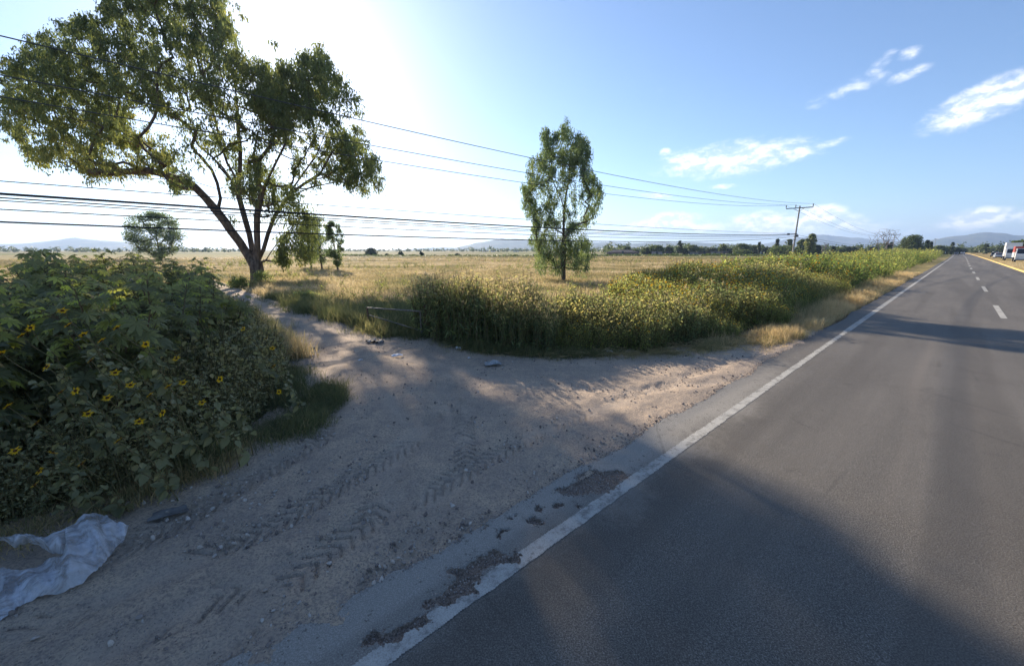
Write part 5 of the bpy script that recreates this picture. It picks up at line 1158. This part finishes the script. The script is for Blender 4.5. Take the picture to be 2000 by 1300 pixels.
for i in range(5):
    if i not in used:
        for ch in KIDS.get(protos[i].name, []): bpy.data.objects.remove(ch)
        bpy.data.objects.remove(protos[i])
# wild sunflowers in front of the castor bushes, each with its own head where the photo shows one
def sunflower_proto(nh):
    r = thing('wild_sunflower', 'x', 'flower'); st_, lf = Geo(), Geo(); H_ = 1.0
    tip = np.array([.0, .0, H_]); V, Fq = tube([[.05, .42, -.6], [.04, .36, .2], [.03, .22, .68], [.0, .07, .88], tip], [.007, .006, .0045, .004, .003], 5); st_.add(V, Fq); heads = [tip]
    for k in range(nh-1): q = tip+np.array([rng.uniform(-.16, .16), rng.uniform(-.1, .1), -rng.uniform(.06, .22)]); V, Fq = tube([[.02, .25, .80], (q+[.02, .22, .8])/2, q], [.005, .004, .003], 4); st_.add(V, Fq); heads.append(q)
    n = 26; f = rng.uniform(-.6, .93, n); f = np.abs(f); C = np.column_stack([rng.normal(.02, .03, n), np.interp(f, [0, .5, 1], [.36, .24, .06]), .2+.66*f]); stamp(lf, OVATE[0], OVATE[1], rots(n, (-50, 20)), .11*rng.uniform(.5, 1.2, n)*(1.2-.7*np.clip(f, 0, 1)), C, np.clip(.4+rng.normal(0, .2, n), 0, 1))
    st_.build('stem', M['weed_stem'], r, smooth=True); lf.build('foliage', M['weed_leaf'], r)
    for h in heads:
        n = 13; yaw = np.arange(n)*2*pi/n+rng.normal(0, .08, n); tl = rng.uniform(.5, 1.35); Rm = eul(np.array([rng.normal(-pi/2, .7)]), np.array([0.]), np.array([0.]))[0]@np.array([[cos(tl), 0, sin(tl)], [0, 1, 0], [-sin(tl), 0, cos(tl)]])
        g = Geo(); stamp(g, np.array([[.22, 0, 0], [.55, .17, .02], [1, 0, -.02], [.55, -.17, .02]]), OVATE3[1], Rm[None]@eul(yaw, rng.normal(.12, .12, n), np.zeros(n)), .045*rng.uniform(.75, 1.15, n), np.repeat(h[None], n, 0), np.clip(.5+rng.normal(0, .2, n), 0, 1))
        fo = g.build('flower_head', M['petal'], r); g = Geo(); th = np.arange(10)*pi/5; V = [[0, 0, .012]]+[[.012*cos(a), .012*sin(a), .008] for a in th]+[[.014*cos(a), .014*sin(a), -.006] for a in th]; V = (Rm@np.array(V).T).T+h
        g.add(V, [[0, 1+i, 1+(i+1) % 10] for i in range(10)]); g.add(V, [[1+i, 11+i, 11+(i+1) % 10, 1+(i+1) % 10] for i in range(10)]); g.build('disc', M['disc'], fo)
    return r
FL = [(122, 607, 'highest yellow flower at far left, above the pair'), (133, 635, 'yellow flower just below the highest one at left'), (163, 653, 'yellow flower left of the one at the same height'), (198, 665, 'yellow flower right of its close neighbour, upper left'), (285, 672, 'small yellow flower standing alone on the right of the upper group'), (178, 703, 'yellow flower below the upper group'),
      (42, 655, 'faded yellow flower near the left frame edge, upper one'), (2, 690, 'orange flower cut by the left frame edge'), (255, 752, 'yellow flower left of the trio in the middle height'), (293, 771, 'yellow flower lowest of the trio at middle height'), (328, 755, 'yellow flower middle of the trio'), (358, 747, 'yellow flower rightmost of the trio'),
      (120, 765, 'small yellow flower in a pair, left one'), (148, 763, 'small yellow flower in a pair, right one'), (210, 777, 'small pale yellow flower between pair and trio'), (15, 793, 'large yellow flower close to the left frame edge'), (72, 825, 'yellow flower right below the large left one'), (272, 823, 'yellow flower alone below the trio'),
      (230, 861, 'yellow flower alone in the lower weeds, middle'), (103, 884, 'yellow flower in the lower weeds at left, two heads touching'), (69, 946, 'lowest yellow flower, just above the plastic sheet'),
      (60, 640, 'small yellow flower left of the upper group'), (228, 640, 'small yellow flower high in the upper group, right side'), (92, 716, 'small yellow flower between the upper group and the frame edge'), (225, 728, 'small yellow flower above the pale one'), (172, 808, 'small yellow flower midway between pair and lower weeds'), (318, 806, 'small yellow flower under the rightmost of the trio'), (395, 786, 'small yellow flower right of the trio, lower'), (345, 700, 'small yellow flower above the trio'), (160, 905, 'small yellow flower in the lower weeds, right of the double one'), (30, 880, 'small yellow flower in the lower weeds at the left frame edge'), (430, 740, 'small yellow flower farthest right of the trio'),
      (520, 660, 'yellow flower by the track, upper'), (532, 680, 'orange flower by the track, just below the upper one'), (545, 765, 'small yellow flower lowest by the track'), (535, 715, 'yellow flower by the track, middle height'), (475, 642, 'small yellow flower among castor leaves by the track')]
sp_ = [sunflower_proto(1), sunflower_proto(1), sunflower_proto(2), sunflower_proto(1)]; usedf = set()
for k, (x, y, lb) in enumerate(FL):
    if x > 450: D = 6.0 if y < 700 else 5.6
    else: D = np.interp(y, [600, 800, 880, 950], [3.95, 3.62, 3.45, 3.40])+.0006*x+max(0, x-220)*.0026
    p = at(x, y, D-.36); i = 2 if k == 19 else int(rng.choice([0, 1, 3])); o = sp_[i] if i not in usedf else copy_tree(sp_[i]); usedf.add(i)
    o.location = (p[0], p[1], p[2]-1.0); o.rotation_euler = (0, 0, rng.uniform(-.5, .5)); tag(o, lb, 'flower', 'wild sunflowers in front of the castor bushes')
for i in range(4):
    if i not in usedf:
        for ch in KIDS.get(sp_[i].name, []):
            for c2 in KIDS.get(ch.name, []): bpy.data.objects.remove(c2)
            bpy.data.objects.remove(ch)
        bpy.data.objects.remove(sp_[i])
# arching dry stem in the lower weeds
A = at(228, 945, 3.62); Bm = at(266, 921, 3.60); C_ = at(305, 940, 3.66); g = Geo(); V, Fq = tube([A-[0, 0, .15], A, (A+Bm)/2+[0, 0, .02], Bm, (Bm+C_)/2+[0, 0, .02], C_, C_-[0, 0, .15]], .005, 6); g.add(V, Fq); tag(g.build('dry_stem', M['weed_stem'], smooth=True), 'arching dry stem in the lower weeds right of the plastic sheet', 'plant stem')

# loose stones and dry litter on the dirt
import bmesh
bm = bmesh.new(); bmesh.ops.create_icosphere(bm, subdivisions=1, radius=1); IV = np.array([v.co[:] for v in bm.verts]); IF = np.array([[v.index for v in f.verts] for f in bm.faces]); bm.free()
IV = IV*rng.uniform(.75, 1.15, (len(IV), 1))
X, Y = polar_pts(70000, 2.2, 15, -66, 52, p=1.3); s, t = ST(X, Y); dn = fbm(X, Y, 1.6, 3)
k = inpoly(s, t, APRON) & (t < -2.55) & (rng.random(len(X)) < np.clip(.30+1.6*dn+.35*np.exp(-((t+2.75)/.15)**2)+.5*(t < -5.0)*(s < 1.5), .04, 1)); X, Y = X[k], Y[k]
sz = .0040*np.exp(rng.exponential(.55, len(X))).clip(1, 6.5); P = np.stack([X, Y, np.full(len(X), .026)+sz*.2], -1)
m, nt = material('mixed_gravel'); finish(nt, bsdf(nt, nt.mix(nt.attr('tint'), (.16, .13, .115), (.52, .46, .40)), .9, .2))
g = Geo(); stamp(g, IV, IF, rots(len(X), (-90, 90)), np.stack([sz, sz*.8, sz*.55], -1), P, rng.random(len(X))**1.5); tag(g.build('gravel', m), 'loose small stones on the dirt apron', kind='stuff')
# chips along the broken asphalt edge and in the potholes
q = rng.uniform([-1, -2.75], [12, -2.0], (16000, 2)); hh = holes(q[:, 0], q[:, 1]); k = (hh > -.25)&(rng.random(len(q)) < .9) | ((np.abs(q[:, 1]-edge_t(q[:, 0])) < .05) & (rng.random(len(q)) < .5)); q = q[k]; sz = rng.uniform(.003, .009, len(q))
g = Geo(); P = W(q[:, 0], q[:, 1], 0); P[:, 2] = roadz(q[:, 0], q[:, 1], holes(q[:, 0], q[:, 1]))+sz*.3; stamp(g, IV, IF, rots(len(q), (-90, 90)), sz, P, rng.random(len(q))*.7); tag(g.build('gravel', m), 'dark stone chips along the broken asphalt edge', kind='stuff')
# dead stalks lying at the foot of the bank
q = []; Pq = poly_i([(6.0, -8.6), (6.9, -6.5), (8.2, -5.5), (9.6, -4.7), (11.5, -3.9), (13.5, -3.3)], 300)
b = Pq[rng.integers(0, 300, 900)]+rng.normal(0, .28, (900, 2)); P = W(b[:, 0], b[:, 1], rng.uniform(.03, .10, 900)); g = Geo()
stamp(g, np.array([[0, -.006, 0], [0, .006, 0], [1, .003, .0], [1, -.003, .0], [.5, 0, .012]]), np.array([[0, 1, 4], [1, 2, 4], [2, 3, 4], [3, 0, 4]]), rots(900, (-4, 16)), np.stack([rng.uniform(.12, .5, 900), np.ones(900), np.ones(900)], -1), P, rng.uniform(.2, .8, 900)); tag(g.build('dry_stalks', M['dry']), 'dead stalks lying along the foot of the bank', kind='stuff')

# ------------------------------------------------------------------ haze
g = Geo(); box(g, (-9400, -9400, -3.2), (9400, 9400, 330)); hz = g.build('haze', material('x')[0]); tag(hz, 'thin pale haze over the plain', kind='stuff')
m = hz.data.materials[0]; m.name = 'haze_air'; nt = NT(m.node_tree); pv = nt.n('ShaderNodeVolumePrincipled'); pv.inputs['Color'].default_value = (.50, .68, 1, 1); pv.inputs['Density'].default_value = .00019; pv.inputs['Anisotropy'].default_value = .3
nt.t.links.new(pv.outputs[0], nt.n('ShaderNodeOutputMaterial').inputs['Volume'])
